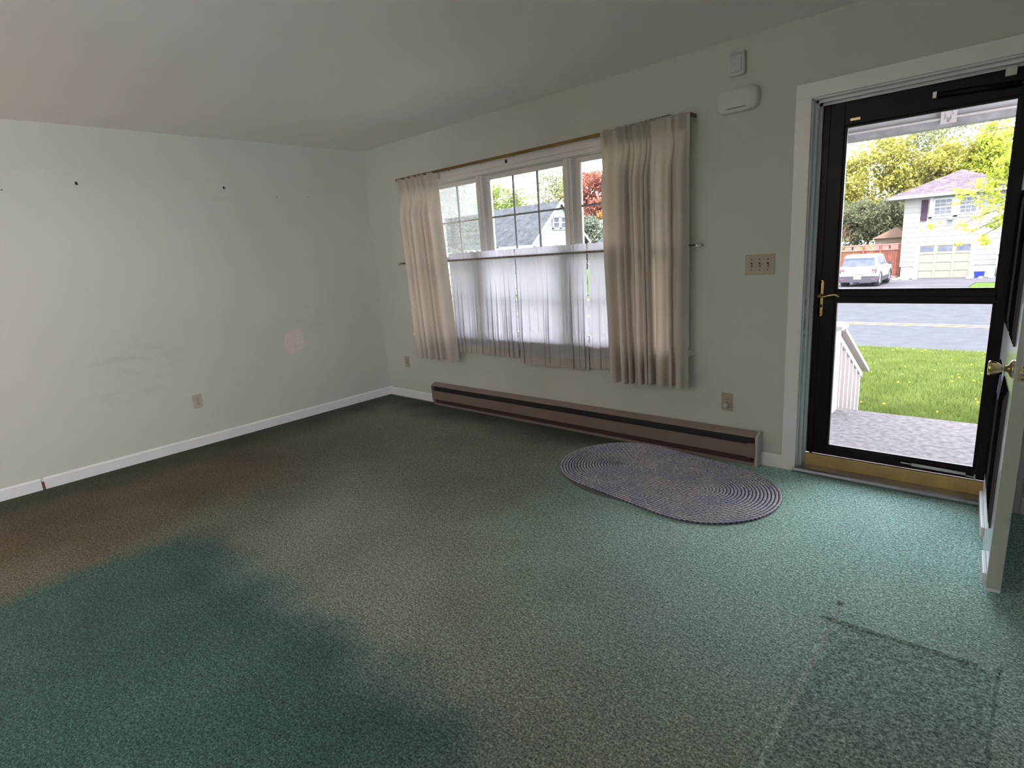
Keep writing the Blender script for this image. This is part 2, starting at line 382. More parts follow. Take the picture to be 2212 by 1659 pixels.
M['plate'] = plain('licence_plate', (.68, .76, .70), .5)
M['bin'] = plain('blue_plastic', (.004, .012, .14), .45)
M['binl'] = plain('grey_lid', (.26, .30, .30), .5)
M['rock'] = plain('pale_rock', (0.260, 0.252, 0.244), .9, var=.2, sc=6, bump=.5, bsc=8)
M['iron'] = plain('grey_lantern_metal', (.12, .13, .12), .5)
M['bark'] = plain('grey_bark', (0.096, 0.081, 0.066), .95, var=.25, sc=6)
M['barkp'] = plain('pinkish_dead_wood', (0.138, 0.078, 0.060), .9, var=.2, sc=5)

for k_ in ('lawn asphalt drive concrete kerb debris yline rail beam beamd sid sid2 found roof1 roof2 garage wtrim shut fence fencetop shed shedroof rock bark barkp petal carb tyre black storm dglass').split():
    for n_ in M[k_].node_tree.nodes:
        if n_.type == 'BSDF_PRINCIPLED': n_.inputs['Specular IOR Level'].default_value = .0 if k_ not in ('storm', 'dglass') else .18
# ------------------------------------------------------------------ room shell
H = 2.44
XR = 5.62; YB = -6.5; T = .15
def S(o): return tag(o, kind='structure')
# floor grid, fine where the cabinet's edge left grooves in the pile
def floor():
    xs = [-.0, .5, 1, 1.5, 2, 2.5, 3, 3.5, 4.0, 4.3] + [4.42 + .006*i for i in range(117)] + [5.2, XR]
    ys = [YB, -5.5, -4.5, -3.6, -2.9] + [-2.62 + .008*i for i in range(178)] + [-1.0, -.6, -.2, 0.0]
    segs = [((4.562, -1.24), (4.552, -2.75), .007, .005, 0), ((4.535, -1.372), (4.975, -1.352), .006, .010, 1), ((5.034, -1.33), (5.028, -1.78), .005, .004, 2)]
    dots = [(5.034, -1.34, .009), (5.036, -1.375, .008), (5.030, -1.52, .009), (5.032, -1.73, .011), (5.022, -1.80, .009), (4.565, -1.245, .008), (4.572, -1.265, .006)]
    rnd = random.Random(3)
    for k in range(5): dots.append((4.95 + .06*rnd.random(), -1.9 - .14*k, .008))
    def z(x, y):
        h = 0
        if 4.42 <= x <= 5.12 and -2.62 <= y <= -1.2:
            for (a, b, w, d, k) in segs:
                ax, ay = a; bx, by = b; L2 = (bx-ax)**2 + (by-ay)**2
                t = max(0, min(1, ((x-ax)*(bx-ax) + (y-ay)*(by-ay)) / L2)); px = ax+t*(bx-ax); py = ay+t*(by-ay)
                r = math.hypot(x-px, y-py) + .003*mn.noise(Vector((x*60, y*60, k)))
                h -= d * math.exp(-(r/w)**2)
                h += d*.3 * math.exp(-((r-w*2.0)/(w*.9))**2)
            for (cx, cy, w) in dots:
                r = math.hypot(x-cx, y-cy)
                h -= .010 * math.exp(-(r/w)**2)
            if 4.57 < x < 5.02 and y < -1.37: h -= .0025
        return h
    nx, ny = len(xs), len(ys)
    vs = [(x, y, z(x, y)) for y in ys for x in xs]
    fs = [(j*nx+i, j*nx+i+1, (j+1)*nx+i+1, (j+1)*nx+i) for j in range(ny-1) for i in range(nx-1)]
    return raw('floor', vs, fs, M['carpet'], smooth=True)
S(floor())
S(MB().box(-T, XR+T, YB-T, T, -.14, -.03).build('floor_slab', M['found']))
S(MB().box(-T, XR+T, YB-T, .14, H, H+.18).build('ceiling', M['ceil']))
S(MB().box(-T, 0, YB, .14, -.03, H).build('wall_left', M['wall_l']))
S(MB().box(XR, XR+T, -4.0, .14, -.03, H).box(XR, XR+T, YB, -6.3, -.03, H).box(XR, XR+T, -6.3, -4.0, -.03, .6).box(XR, XR+T, -6.3, -4.0, 2.1, H).build('wall_right', M['wall']))
# front wall with window and door openings
WX0, WX1, WZ0, WZ1 = .62, 3.34, .67, 2.055
DX0, DX1, DZ1 = 4.03, 4.975, 2.062
w = MB()
w.box(0, WX0, 0, .14, -.03, H); w.box(WX0, WX1, 0, .14, -.03, WZ0); w.box(WX0, WX1, 0, .14, WZ1, H)
w.box(WX1, DX0, 0, .14, -.03, H); w.box(DX0, DX1, 0, .14, DZ1, H); w.box(DX1, XR, 0, .14, -.03, H)
S(w.build('wall_front', M['wall']))
S(MB().box(-T, XR+T, YB-T, YB, -.03, H).build('wall_back', M['wall']))
S(MB().box(XR+.08, XR+.09, -6.3, -4.0, .6, 2.1).build('window_fill', M['glass']))  # unseen window added in the right wall to light the left wall
# baseboards
def bb(axis, a, b, off, flip=1, h=.082):
    d = .013
    prof = [(0, 0), (d, 0), (d, h-.012), (d*.4, h), (0, h)]
    prof = [(off + flip*u, v) for u, v in prof]
    return MB().prism(prof, axis, a, b)
bl = bb('y', -2.955, 0, 0); bl.v = [(x, y, z) for x, y, z in bl.v]
S(bl.build('baseboard_left', M['trim']))
b2 = bb('y', YB, -2.972, .002); b2.box(0, .004, -2.972, -2.955, 0, .07); S(b2.build('baseboard_left', M['trim']))
S(MB().box(0, .009, -2.973, -2.954, 0, .055).build('trim_5', M['gap']))
b3 = bb('x', .013, .775, 0, -1)
b4 = bb('x', 3.845, 3.967, 0, -1)
b5 = bb('x', 5.05, XR, 0, -1)
for m_ in (b3, b4, b5): S(m_.build('baseboard_front', M['trim']))
S(bb('y', YB, -.013, XR, -1).build('baseboard_right', M['trim']))

# ------------------------------------------------------------------ door casing, jambs, threshold
cs = MB()
cs.box(3.967, 4.045, -.018, 0, 0, 2.055, .004); cs.box(4.968, 5.048, -.018, 0, 0, 2.055, .004)
cs.box(3.967, 5.048, -.0185, 0, 2.052, 2.128, .004)
S(cs.build('trim_1', M['trim']))
jb = MB()
for x0, x1 in ((4.03, 4.05), (4.955, 4.975)): jb.box(x0, x1, -.0005, .155, 0, 2.05)
jb.box(4.03, 4.975, -.0005, .155, 2.045, 2.062)
jb.box(4.05, 4.062, .045, .062, .02, 2.045).box(4.05, 4.955, .045, .062, 2.032, 2.045)       # door stop
jb.box(4.05, 4.070, .090, .155, .02, 2.045).box(4.935, 4.955, .090, .155, .02, 2.045).box(4.05, 4.955, .090, .155, 2.022, 2.045)
S(jb.build('trim_2', M['trim']))
st = MB()   # strike plates on the left jamb
for z0, h in ((.985, .03), (.845, .06), (.80, .02)): st.box(4.0495, 4.0515, .005, .035, z0, z0+h)
S(st.build('trim_3', M['steel']))
th = MB(); prof = [(-.028, .0), (-.03, .012), (-.022, .024), (-.008, .028), (.01, .024), (.02, .020), (.075, .022), (.10, .024), (.10, -.03), (-.028, -.03)]
th.prism(prof, 'x', 4.032, 4.973); S(th.build('trim_4', M['alu']))
th = MB().box(4.072, 4.935, .078, .105, .018, .092, .004); S(th.build('trim_6', M['gold']))
S(MB().box(4.032, 4.973, .105, .30, -.03, .012).build('trim_7', M['concrete']))

# ------------------------------------------------------------------ storm door (closed, in the outer half of the jamb)
sdr = tag(empty('door_2', (4.50, .115, .09)), 'dark brown glazed storm door closed in the front doorway', kind='structure'); 
SX0, SX1, SZ0, SZ1, SY0, SY1 = 4.072, 4.934, .094, 2.022, .100, .132
def rel(o, p):
    o.parent = p; o.matrix_parent_inverse = Matrix.Translation(-p.location) if p.rotation_euler.z == 0 else p.matrix_basis.inverted(); return o
f = MB()
f.box(SX0, SX0+.105, SY0, SY1, SZ0, SZ1, .004); f.box(SX1-.07, SX1, SY0, SY1, SZ0, SZ1, .004)
f.box(SX0+.10, SX1-.06, SY0, SY1, 1.905, SZ1, .004); f.box(SX0+.10, SX1-.06, SY0, SY1, SZ0, .150, .004)
f.box(SX0+.02, SX0+.035, SY0-.006, SY0+.002, SZ0, SZ1)
rel(f.build('frame', M['storm']), sdr)
f = MB(); f.box(SX0+.105, SX1-.07, SY0+.004, SY1-.004, .998, 1.026, .003).box(SX0+.105, SX1-.07, SY0+.008, SY1-.008, 1.022, 1.058, .003)
rel(f.build('mid_rail', M['storm']), sdr)
f = MB()
for (z0, z1) in ((.150, .998), (1.058, 1.905)):
    f.box(SX0+.105, SX0+.117, SY0+.006, SY1-.006, z0, z1); f.box(SX1-.082, SX1-.07, SY0+.006, SY1-.006, z0, z1)
    f.box(SX0+.117, SX1-.082, SY0+.006, SY1-.006, z0, z0+.008); f.box(SX0+.117, SX1-.082, SY0+.006, SY1-.006, z1-.010, z1)
rel(f.build('glazing_bead', M['storm']), sdr)
for (z0, z1) in ((.156, .992), (1.062, 1.898)):
    rel(MB().box(SX0+.112, SX1-.077, .114, .118, z0, z1).build('pane', M['glass']), sdr)
rel(MB().box(4.20, 4.245, SY0-.0015, SY0, 1.925, 1.937).build('maker_plate', M['brassp'], label='small yellow metal plate'), sdr)
# bottom latch: pale rod in brackets on the bottom rail
f = MB(); f.tube([(4.60, SY0-.014, .124), (4.83, SY0-.014, .120)], .0085, 8).tube([(4.55, SY0-.012, .126), (4.60, SY0-.012, .124)], .003, 6).tube([(4.83, SY0-.012, .112), (4.872, SY0-.012, .108)], .003, 6)
f.box(4.862, 4.868, SY0-.018, SY0, .095, .122)
rel(f.build('closer_rod', M['plastic'], label='pale closer rod on the bottom rail'), sdr)
# pneumatic closer on the top rail
cl = rel(MB().tube([(4.56, SY0-.025, 1.968), (4.86, SY0-.025, 1.952)], .013, 12).build('door_closer', M['storm']), sdr)
f = MB().tube([(4.86, SY0-.025, 1.953), (4.925, SY0-.02, 1.950)], .004, 6).box(4.545, 4.56, SY0-.03, SY0, 1.955, 1.982).box(4.905, 4.93, SY0-.03, SY0, 1.94, 1.965)
rel(f.build('closer_bracket', M['steel']), sdr)
rel(MB().box(4.800, 4.840, .075, .10, 1.99, 2.03, .003).build('closer_clip', M['plastic']), sdr)
# brass lever set
f = MB()
pts = []
for k in range(13):
    a = PI * k/12; pts.append((4.108 + .0125*math.cos(a), 1.105 + .0125*math.sin(a)))
for k in range(13):
    a = PI + PI * k/12; pts.append((4.108 + .0125*math.cos(a), .925 + .0125*math.sin(a)))
f.prism(pts, 'y', SY0-.006, SY0)
pl = rel(f.build('handle_plate', M['brass']), sdr)
f = MB().lathe([(0, 0), (.012, 0), (.013, .012), (.009, .03), (0, .032)], AX((4.108, SY0-.006, 1.030), (0, -1, 0)), 16)
f.tube([(4.108, SY0-.034, 1.030), (4.13, SY0-.038, 1.026), (4.155, SY0-.040, 1.034), (4.185, SY0-.040, 1.038), (4.203, SY0-.038, 1.030), (4.209, SY0-.036, 1.024)], [.007, .006, .0055, .007, .007, .004], 10)
rel(f.build('lever', M['brassp']), sdr)
f = MB().lathe([(0, 0), (.009, 0), (.009, .006), (0, .007)], AX((4.108, SY0-.006, .972), (0, -1, 0)), 14).lathe([(0, 0), (.003, 0), (.003, .002), (0, .002)], AX((4.108, SY0-.006, 1.106), (0, -1, 0)), 8).lathe([(0, 0), (.003, 0), (.003, .002), (0, .002)], AX((4.108, SY0-.006, .926), (0, -1, 0)), 8)
rel(f.build('lock_cylinder', M['slot']), sdr)

# ------------------------------------------------------------------ entry door, swung open into the room
DW = .905; ang = math.atan2(.063, .877)
ed = tag(empty('door_1', (4.9055, -.0005, .018), ang), kind='structure', label='white entry door with dark raised panels swung open into the room')
# local frame: -y runs from the hinge to the latch edge, -x is the weather side, +x the room side
def dl(mb, name, mat, par=None, **k):
    o = mb.build(name, mat, None, **k); o.parent = par or ed; return o
TH = .045; Y1 = -DW + .026; DHT = 2.018
dl(MB().box(0, TH, Y1, 0, 0, DHT, .0015), 'slab', M['doorw'])
e = MB().box(.001, TH-.001, Y1-.0012, Y1+.0002, .012, DHT-.002)
rn = random.Random(5)
dl(e, 'edge', M['doore_shade'])
for (z0, z1) in ((.20, .745), (.915, 1.475), (1.655, 1.90)):
    for (s0, s1) in ((.125, .415), (.495, .775)):
        ya, yb = Y1 + s0, Y1 + s1
        p = MB()
        for k, (ins, d0, d1) in enumerate(((0, 0, .005), (.016, .0045, .0085), (.036, .008, .0105), (.055, .010, .013))):
            p.box(-d1, -d0 + .0001 if k else .002, ya+ins, yb-ins, z0+ins, z1-ins, .0015)
        pn = dl(p, 'panel', M['black'], label='dark raised panel')
        dl(MB().box(-.0055, -.0005, ya-.002, ya+.002, z0, z1).box(-.0090, -.0045, ya+.0145, ya+.0165, z0+.016, z1-.016).box(-.011, -.0085, ya+.0345, ya+.0365, z0+.036, z1-.036), 'moulding', M['mline'], pn)
        # interior face panels
        q_ = MB().box(TH-.002, TH+.005, ya, yb, z0, z1, .002).box(TH, TH+.010, ya+.03, yb-.03, z0+.03, z1-.03, .003)
        dl(q_, 'panel', M['doorw'])
dl(MB().box(-.012, 0, Y1+.002, Y1+.20, .020, .068, .002).box(-.012, 0, Y1+.42, Y1+.86, .020, .068, .002), 'door_sweep', M['plastic'], label='white sweep strip')
# knobs and latch plate
kz = .845; ky = Y1 + .066
def knob(sgn):
    x0 = 0 if sgn < 0 else TH
    pr = [(.0, 0), (.033, 0), (.033, .003), (.028, .008), (.016, .012), (.0115, .016), (.0105, .026), (.012, .031), (.0155, .036), (.022, .046), (.0255, .060), (.0262, .066), (.0235, .069), (.0, .0665)]
    return MB().lathe(pr, AX((x0, ky, kz), (sgn, 0, 0)), 28)
dl(knob(-1), 'knob', M['brassp'], label='brass knob on the weather side'); dl(knob(1), 'knob', M['brassp'], label='brass knob on the room side')
lp = MB().box(.010, .036, Y1-.003, Y1, kz-.029, kz+.029, .001)
lpo = dl(lp, 'latch_plate', M['brassp'])
dl(MB().lathe([(0, 0), (.009, 0), (.009, .006), (0, .0075)], AX((.023, Y1-.0025, kz), (0, -1, 0)), 16), 'latch_bolt', M['steel'], lpo)
dl(MB().lathe([(0, 0), (.003, 0), (.002, .001), (0, .001)], AX((.023, Y1-.0031, kz+.021), (0, -1, 0)), 10).lathe([(0, 0), (.003, 0), (.002, .001), (0, .001)], AX((.023, Y1-.0031, kz-.021), (0, -1, 0)), 10), 'screw', M['slot'], lpo)
# paper tag hanging over the knob
tg = tag(empty('door_tag', ed.matrix_basis @ Vector((0, ky, kz)) if False else (0, 0, 0)), 'white printed paper tag hung over the brass knob of the open door', 'tag')
RZ = Matrix.Translation((4.9055, -.0005, .018)) @ Matrix.Rotation(ang, 4, 'Z')
tg.matrix_basis = RZ @ Matrix.Translation((-.024, ky, kz)) @ Matrix.Rotation(math.radians(14), 4, 'X')
n_ = 24; vs = []; fs = []
# sheet in local y,z with a round hole at the knob; slightly bowed
def sheet(y0, y1, z0, z1, r):
    v = []; 
    for k in range(n_):
        a = 2*PI*k/n_; v.append((0, r*math.cos(a), r*math.sin(a)))
    for k in range(n_):
        a = 2*PI*k/n_; c, s_ = math.cos(a), math.sin(a)
        t = min((y1/c if c > 1e-6 else y0/c if c < -1e-6 else 9), (z1/s_ if s_ > 1e-6 else z0/s_ if s_ < -1e-6 else 9))
        v.append((-.006*abs(s_*t)/.1 + .02*(c*t), c*t, s_*t))
    return v, [(k, (k+1) % n_, n_+(k+1) % n_, n_+k) for k in range(n_)]
v, fcs = sheet(-.040, .040, -.112, .046, .0175)
v2 = v + [(x+.0006, y, z) for x, y, z in v]; m2 = len(v)
f2 = fcs + [tuple(i+m2 for i in f_)[::-1] for f_ in fcs] + [(k, (k+1) % n_, m2+(k+1) % n_, m2+k) for k in range(n_)]
raw('paper', v2, f2, M['paper'], tg)
ik = MB()
for k in range(9): ik.box(-.0085-.0009*k*.3, -.0040-.0009*k*.3, -.030, .026 - .006*(k % 3), -.040-.007*k, -.0375-.007*k)
ik.build('printed_lines', M['ink'], tg)

# ------------------------------------------------------------------ window
wi = tag(empty('window_1', (1.98, 0, .69)), 'white triple window with six-light sashes', kind='structure')
fr = MB()
fr.box(WX0, WX0+.045, .0, .15, WZ0, WZ1).box(WX1-.045, WX1, .0, .15, WZ0, WZ1).box(WX0, WX1, .0, .15, 2.012, WZ1).box(WX0, WX1, .03, .15, WZ0, .700)
for cx in (1.53, 2.43): fr.box(cx-.035, cx+.035, .035, .13, .70, 2.012, .004).box(cx-.014, cx+.014, .024, .036, .70, 2.012, .003)
rel(fr.build('frame', M['trimw']), wi)
cz = MB(); cz.box(.555, .625, -.018, 0, .70, 2.085, .004).box(3.335, 3.375, -.018, 0, .70, 2.085, .004).box(.555, 3.375, -.019, 0, 2.040, 2.095, .004)
rel(cz.build('casing', M['trimw']), wi)
rel(MB().box(.56, 3.405, -.050, .035, .660, .685, .006).build('stool', M['trimw']), wi)
rel(MB().box(.60, 3.36, -.016, 0, .600, .660, .004).build('apron', M['trimw']), wi)
rel(MB().box(1.895, 1.912, -.030, -.019, 2.052, 2.078, .003).build('catch', M['slot'], label='small dark catch on the head casing'), wi)
for i, (x0, x1) in enumerate(((.665, 1.495), (1.565, 2.395), (2.465, 3.295))):
    for (z0, z1, y0, up) in ((.702, 1.375, .055, 0), (1.345, 2.010, .085, 1)):
        sb = MB(); s_ = .042; y1 = y0+.028
        sb.box(x0, x0+s_, y0, y1, z0, z1, .003).box(x1-s_, x1, y0, y1, z0, z1, .003)
        sb.box(x0+s_, x1-s_, y0, y1, z1-.036, z1, .003).box(x0+s_, x1-s_, y0, y1, z0, z0+.036, .003)
        so = rel(sb.build('sash', M['trimw']), wi)
        mu = MB(); gx0, gx1 = x0+s_, x1-s_; gz0, gz1 = z0+.036, z1-.036
        for k in (1, 2): xx_ = gx0 + (gx1-gx0)*k/3; mu.box(xx_-.007, xx_+.007, y0+.006, y0+.020, gz0, gz1)
        zm = (gz0+gz1)/2; mu.box(gx0, gx1, y0+.007, y0+.019, zm-.007, zm+.007)
        mo = mu.build('muntin', plain('muntin_grey_%d%d' % (i, up), (.30, .31, .34), .5) if not (i == 0) else M['trimw'])
        mo.parent = so
        pa = MB().box(gx0-.004, gx1+.004, y0+.012, y0+.014, gz0-.004, gz1+.004).build('pane', M['glass'])
        pa.parent = so
rel(MB().box(.670, 1.490, .128, .129, .705, 2.008).build('insect_screen', M['screen'], label='fine mesh screen over the left unit'), wi)

# ------------------------------------------------------------------ drapes
def fold_sheet(name, xt, xb, z1, z0, yc, pleats, seed, amp, header, mat, parent=None, cols=None, hem=0, back=None):
    """hanging cloth: xt/xb = x range at top/bottom; pleats = relative widths; header = pinched heading height"""
    rnd = random.Random(seed); n = len(pleats); tot = sum(pleats); cum = [0]
    for p in pleats: cum.append(cum[-1] + p/tot)
    depth = [rnd.uniform(.65, 1.25) for _ in range(n)]; lean = [rnd.uniform(-.25, .25) for _ in range(n)]
    NU = n * 16; NV = 56; vs = []; fs = []
    for j in range(NV+1):
        t = j/NV; v = t*t*.35 + t*.65; z = z1 + (z0 - z1)*v; dz = z1 - z
        xa = xt[0] + (xb[0]-xt[0])*v; xw = (xt[1]-xt[0]) + ((xb[1]-xb[0]) - (xt[1]-xt[0]))*v
        for i in range(NU+1):
            u = i/NU; k = min(n-1, i//16); a = (u - cum[k]) if False else None
            loc = (i % 16)/16 if i < NU else 1.0
            uu = cum[k] + (cum[k+1]-cum[k])*loc
            ph = loc + lean[k]*math.sin(PI*loc)*.35*min(1, v*3)
            w_ = .5 - .5*math.cos(2*PI*ph)              # 0 at seams, 1 mid-pleat
            if dz < header:                              # heading: tight triple pinch, flat between
                q = (abs(loc-.5) < .22); s3 = math.cos(loc*2*PI*7)
                d = (.024 + .013*s3) * min(1.1, depth[k]) if q else .001
                pull = dz/header
                d *= (1 - .55*pull*pull)
            else:
                g = min(1, (dz-header)/.25); g = g*g*(3-2*g)
                d = .012*depth[k]*(1-g)*(w_**1.5) + amp*depth[k]*g*(w_**.8) 
                d += .006*g*mn.noise(Vector((uu*n*.9, z*1.1, seed)))
            x = xa + xw*(uu + (.012*math.sin(4*PI*ph)*min(1, max(0, (dz-header)*5)))) + .006*mn.noise(Vector((k*3.1, z*1.4, seed+7)))*min(1, dz*3)
            lift = .010*min(1, d/.03)*(1-dz/header) if dz < header else 0
            vs.append((x, yc - d, z + lift + (.004*math.sin(uu*n*5+seed) if j == NV else 0)))
    for j in range(NV):
        for i in range(NU): b = j*(NU+1)+i; fs.append((b, b+1, b+NU+2, b+NU+1))
    return raw(name, vs, fs, mat, parent, smooth=True)
def hemband(name, src, z0, h, mat, parent): ...
dr = tag(empty('drape', (.85, -.075, .47)), 'narrow cream pinch-pleat drape hanging at the left side of the window', 'curtain', 'cream drapes at the window sides')
c_ = fold_sheet('cloth', (.600, 1.165), (.655, 1.235), 2.082, .470, -.084, [1.7, .8, 1.2, .6, .7, 1.8], 11, .075, .10, M['drape']); rel(c_, dr)
dr2 = tag(empty('drape', (3.1, -.075, .47)), 'wide cream pinch-pleat drape hanging at the right side of the window', 'curtain', 'cream drapes at the window sides')
c_ = fold_sheet('cloth', (2.800, 3.415), (2.842, 3.405), 2.100, .462, -.086, [1.9, 1.3, .5, .55, 1.0, .5, .45, 2.1, .5, 1.5], 23, .082, .095, M['drape']); rel(c_, dr2)
for (d_, x0, x1, z) in ((dr, .655, 1.235, .515), (dr2, 2.842, 3.405, .507)): pass
# traverse rod
rd = tag(empty('curtain_rod', (2.0, -.05, 2.09)), 'gold traverse rod over the window carrying the cream drapes', 'curtain rod')
r_ = MB().box(.585, 3.415, -.082, -.070, 2.084, 2.104, .002).box(.585, .595, -.080, 0, 2.084, 2.104).box(3.405, 3.415, -.080, 0, 2.084, 2.104); rel(r_.build('rail', M['rodgold']), rd)
for x in (1.25, 1.62, 1.98, 2.35, 2.72): rel(MB().box(x, x+.012, -.074, -.018, 2.088, 2.108).build('bracket', M['steel']), rd)
r_ = MB().tube([(3.0, -.062, 2.112), (3.10, -.062, 2.116), (3.28, -.062, 2.118)], .0025, 6); rel(r_.build('cord', M['wood']), rd)
r_ = MB().tube([(1.17, -.07, 2.085), (1.185, -.075, 2.06), (1.178, -.07, 2.03)], .002, 5)
rel(r_.build('cord', M['wood']), rd)

# cafe curtains on their own rod
cr_ = tag(empty('cafe_rod', (1.94, -.045, 1.35)), 'thin brown cafe rod with clear end knobs across the middle of the window', 'curtain rod')
rel(MB().tube([(.46, -.036, 1.352), (3.43, -.036, 1.352)], .006, 10).build('rod', M['wood']), cr_)
for x in (.50, 3.39): rel(MB().tube([(x, 0, 1.352), (x, -.036, 1.352)], .004, 6).build('bracket', M['steel']), cr_)
rel(MB().lathe([(0, 0), (.012, .002), (.013, .008), (.006, .014), (.006, .03), (0, .03)], AX((.435, -.036, 1.352), (1, 0, 0)), 14).build('finial', M['clear'], label='round end knob'), cr_)
rel(MB().lathe([(.005, 0), (.007, .008), (.016, .022), (.010, .040), (0, .050)], AX((3.425, -.036, 1.352), (1, 0, 0)), 8, smooth=False).build('finial', M['clear'], label='faceted end knob'), cr_)
def cafe(x0, x1, z0, seed, label):
    o = tag(empty('cafe_curtain', ((x0+x1)/2, -.045, z0)), label, 'curtain', 'sheer cafe curtains over the lower sashes')
    rnd = random.Random(seed); w_ = x1-x0; NU = int(w_/.0035); NV = 60; zt = 1.412; zr = 1.352
    # fold phase advances unevenly across the panel
    kn = [0]; 
    while kn[-1] < w_+.1: kn.append(kn[-1] + rnd.choice((.045, .06, .085, .12, .05)))
    am = [rnd.uniform(.5, 1.25) for _ in kn]
    def ph(x):
        for k in range(len(kn)-1):
            if x < kn[k+1]: return k, (x-kn[k])/(kn[k+1]-kn[k])
        return len(kn)-2, 1.0
    vs = []; fs = []
    for j in range(NV+1):
        v = j/NV; z = zt + (z0-zt)*v; g = max(0, min(1, (zr-.01-z)/.55)); gg = .12 + .88*g
        for i in range(NU+1):
            u = i/NU; x = w_*u; xw = x + .010*mn.noise(Vector((x*5, z*1.8, seed)))*min(1, max(0, (zr-z)*4))
            k, t = ph(max(0, xw)); a = am[k]; f_ = 2*PI*t
            fine = math.sin(150*x + 6*mn.noise(Vector((x*9, z*2.5, seed))))
            if abs(z-zr) < .012: d = .010 + .0012*fine; dx = 0
            elif z > zr: d = .009 + .0035*fine*min(1, (z-zr)*30); dx = .003*math.sin(150*x+1)
            else:
                q = math.exp(-(zr-z)*7)
                d = .010 + .020*a*gg*(.5-.5*math.cos(f_))*(1-q) + .003*fine*q
                dx = .0105*a*math.sin(2*f_)*(1-q)*gg + .0035*math.sin(150*x+1)*q
            if z < .76: d = max(d, .020)
            zz = z + (.009*mn.noise(Vector((x*26, 3, seed))) if j == 0 else 0)
            vs.append((x0 + x + dx, -.034 - d, zz))
    for j in range(NV):
        for i in range(NU): b = j*(NU+1)+i; fs.append((b, b+1, b+NU+2, b+NU+1))
    rel(raw('cloth', vs, fs, M['sheer'], None, smooth=True), o)
    k0 = NV-5; hv = []; hf = []
    for j in range(k0, NV+1):
        for i in range(NU+1): x, y, z = vs[j*(NU+1)+i]; hv.append((x, y-.0015, z))
    for j in range(NV-k0):
        for i in range(NU): b = j*(NU+1)+i; hf.append((b, b+1, b+NU+2, b+NU+1))
    rel(raw('hem', hv, hf, M['sheerb'], None, smooth=True), o)
    m_ = MB(); pts = [(x0 + w_*i/60, -.040, zr + .0006*math.sin(i*2.1)) for i in range(61)]
    m_.tube(pts, [.0085 + .0008*math.sin(i*3.7+seed) for i in range(61)], 8)
    rel(m_.build('rod_pocket', M['pocket'], label='shaded rod pocket with the rod inside'), o)
cafe(1.175, 1.936, .545, 2, 'sheer white cafe curtain panel next to the narrow drape')
cafe(1.952, 2.622, .500, 5, 'sheer white cafe curtain panel in the middle, under the centre unit')
cafe(2.632, 2.980, .520, 9, 'sheer white cafe curtain panel partly behind the wide drape')

# ------------------------------------------------------------------ electric baseboard heater
ht = tag(empty('baseboard_heater', (2.31, -.04, 0)), 'long mauve-brown electric baseboard heater on the front wall under the window', 'heater')
HX0, HX1 = .785, 3.835
rel(MB().prism([(-.002, .208), (-.030, .212), (-.070, .190), (-.072, .186), (-.066, .187), (-.03, .202), (-.002, .2)], 'x', HX0, HX1).build('top_cover', M['heattop']), ht)
rel(MB().prism([(-.002, .03), (-.050, .03), (-.048, .198), (-.002, .198)], 'x', HX0+.004, HX1-.004).build('heating_fins', M['fins']), ht)
rel(MB().prism([(-.070, .058), (-.074, .060), (-.074, .138), (-.066, .141), (-.066, .138), (-.070, .136)], 'x', HX0+.002, HX1-.025).build('front_panel', M['heat']), ht)
rel(MB().prism([(-.002, 0), (-.066, 0), (-.069, .018), (-.064, .020), (-.002, .02)], 'x', HX0+.03, HX1-.002).build('bottom_rail', M['heattop']), ht)
rel(MB().box(HX0+.02, HX1-.03, -.060, -.052, .018, .060).build('inlet_strip', plain('dark_red_brown', (.05, .022, .022), .5)), ht)
endp = [(0, 0), (-.070, 0), (-.075, .02), (-.075, .188), (-.032, .214), (0, .214)]
rel(MB().prism(endp, 'x', HX1-.004, HX1+.012).build('end_cap', M['heatcap'], label='pale end cap by the door'), ht)
rel(MB().prism([(-.066, .056), (-.0755, .056), (-.0755, .148), (-.066, .148)], 'x', HX1-.05, HX1).build('junction_cover', M['heat']), ht)
rel(MB().prism([(0, .0), (-.045, .0), (-.070, .05), (-.072, .188), (-.032, .210), (0, .210)], 'x', HX0-.008, HX0+.002).build('end_cap', M['heat'], label='dark end cap by the corner'), ht)
rel(MB().prism([(-.05, .002), (-.068, .002), (-.072, .056), (-.05, .056)], 'x', HX0+.002, HX0+.034).build('junction_cover', M['heat']), ht)

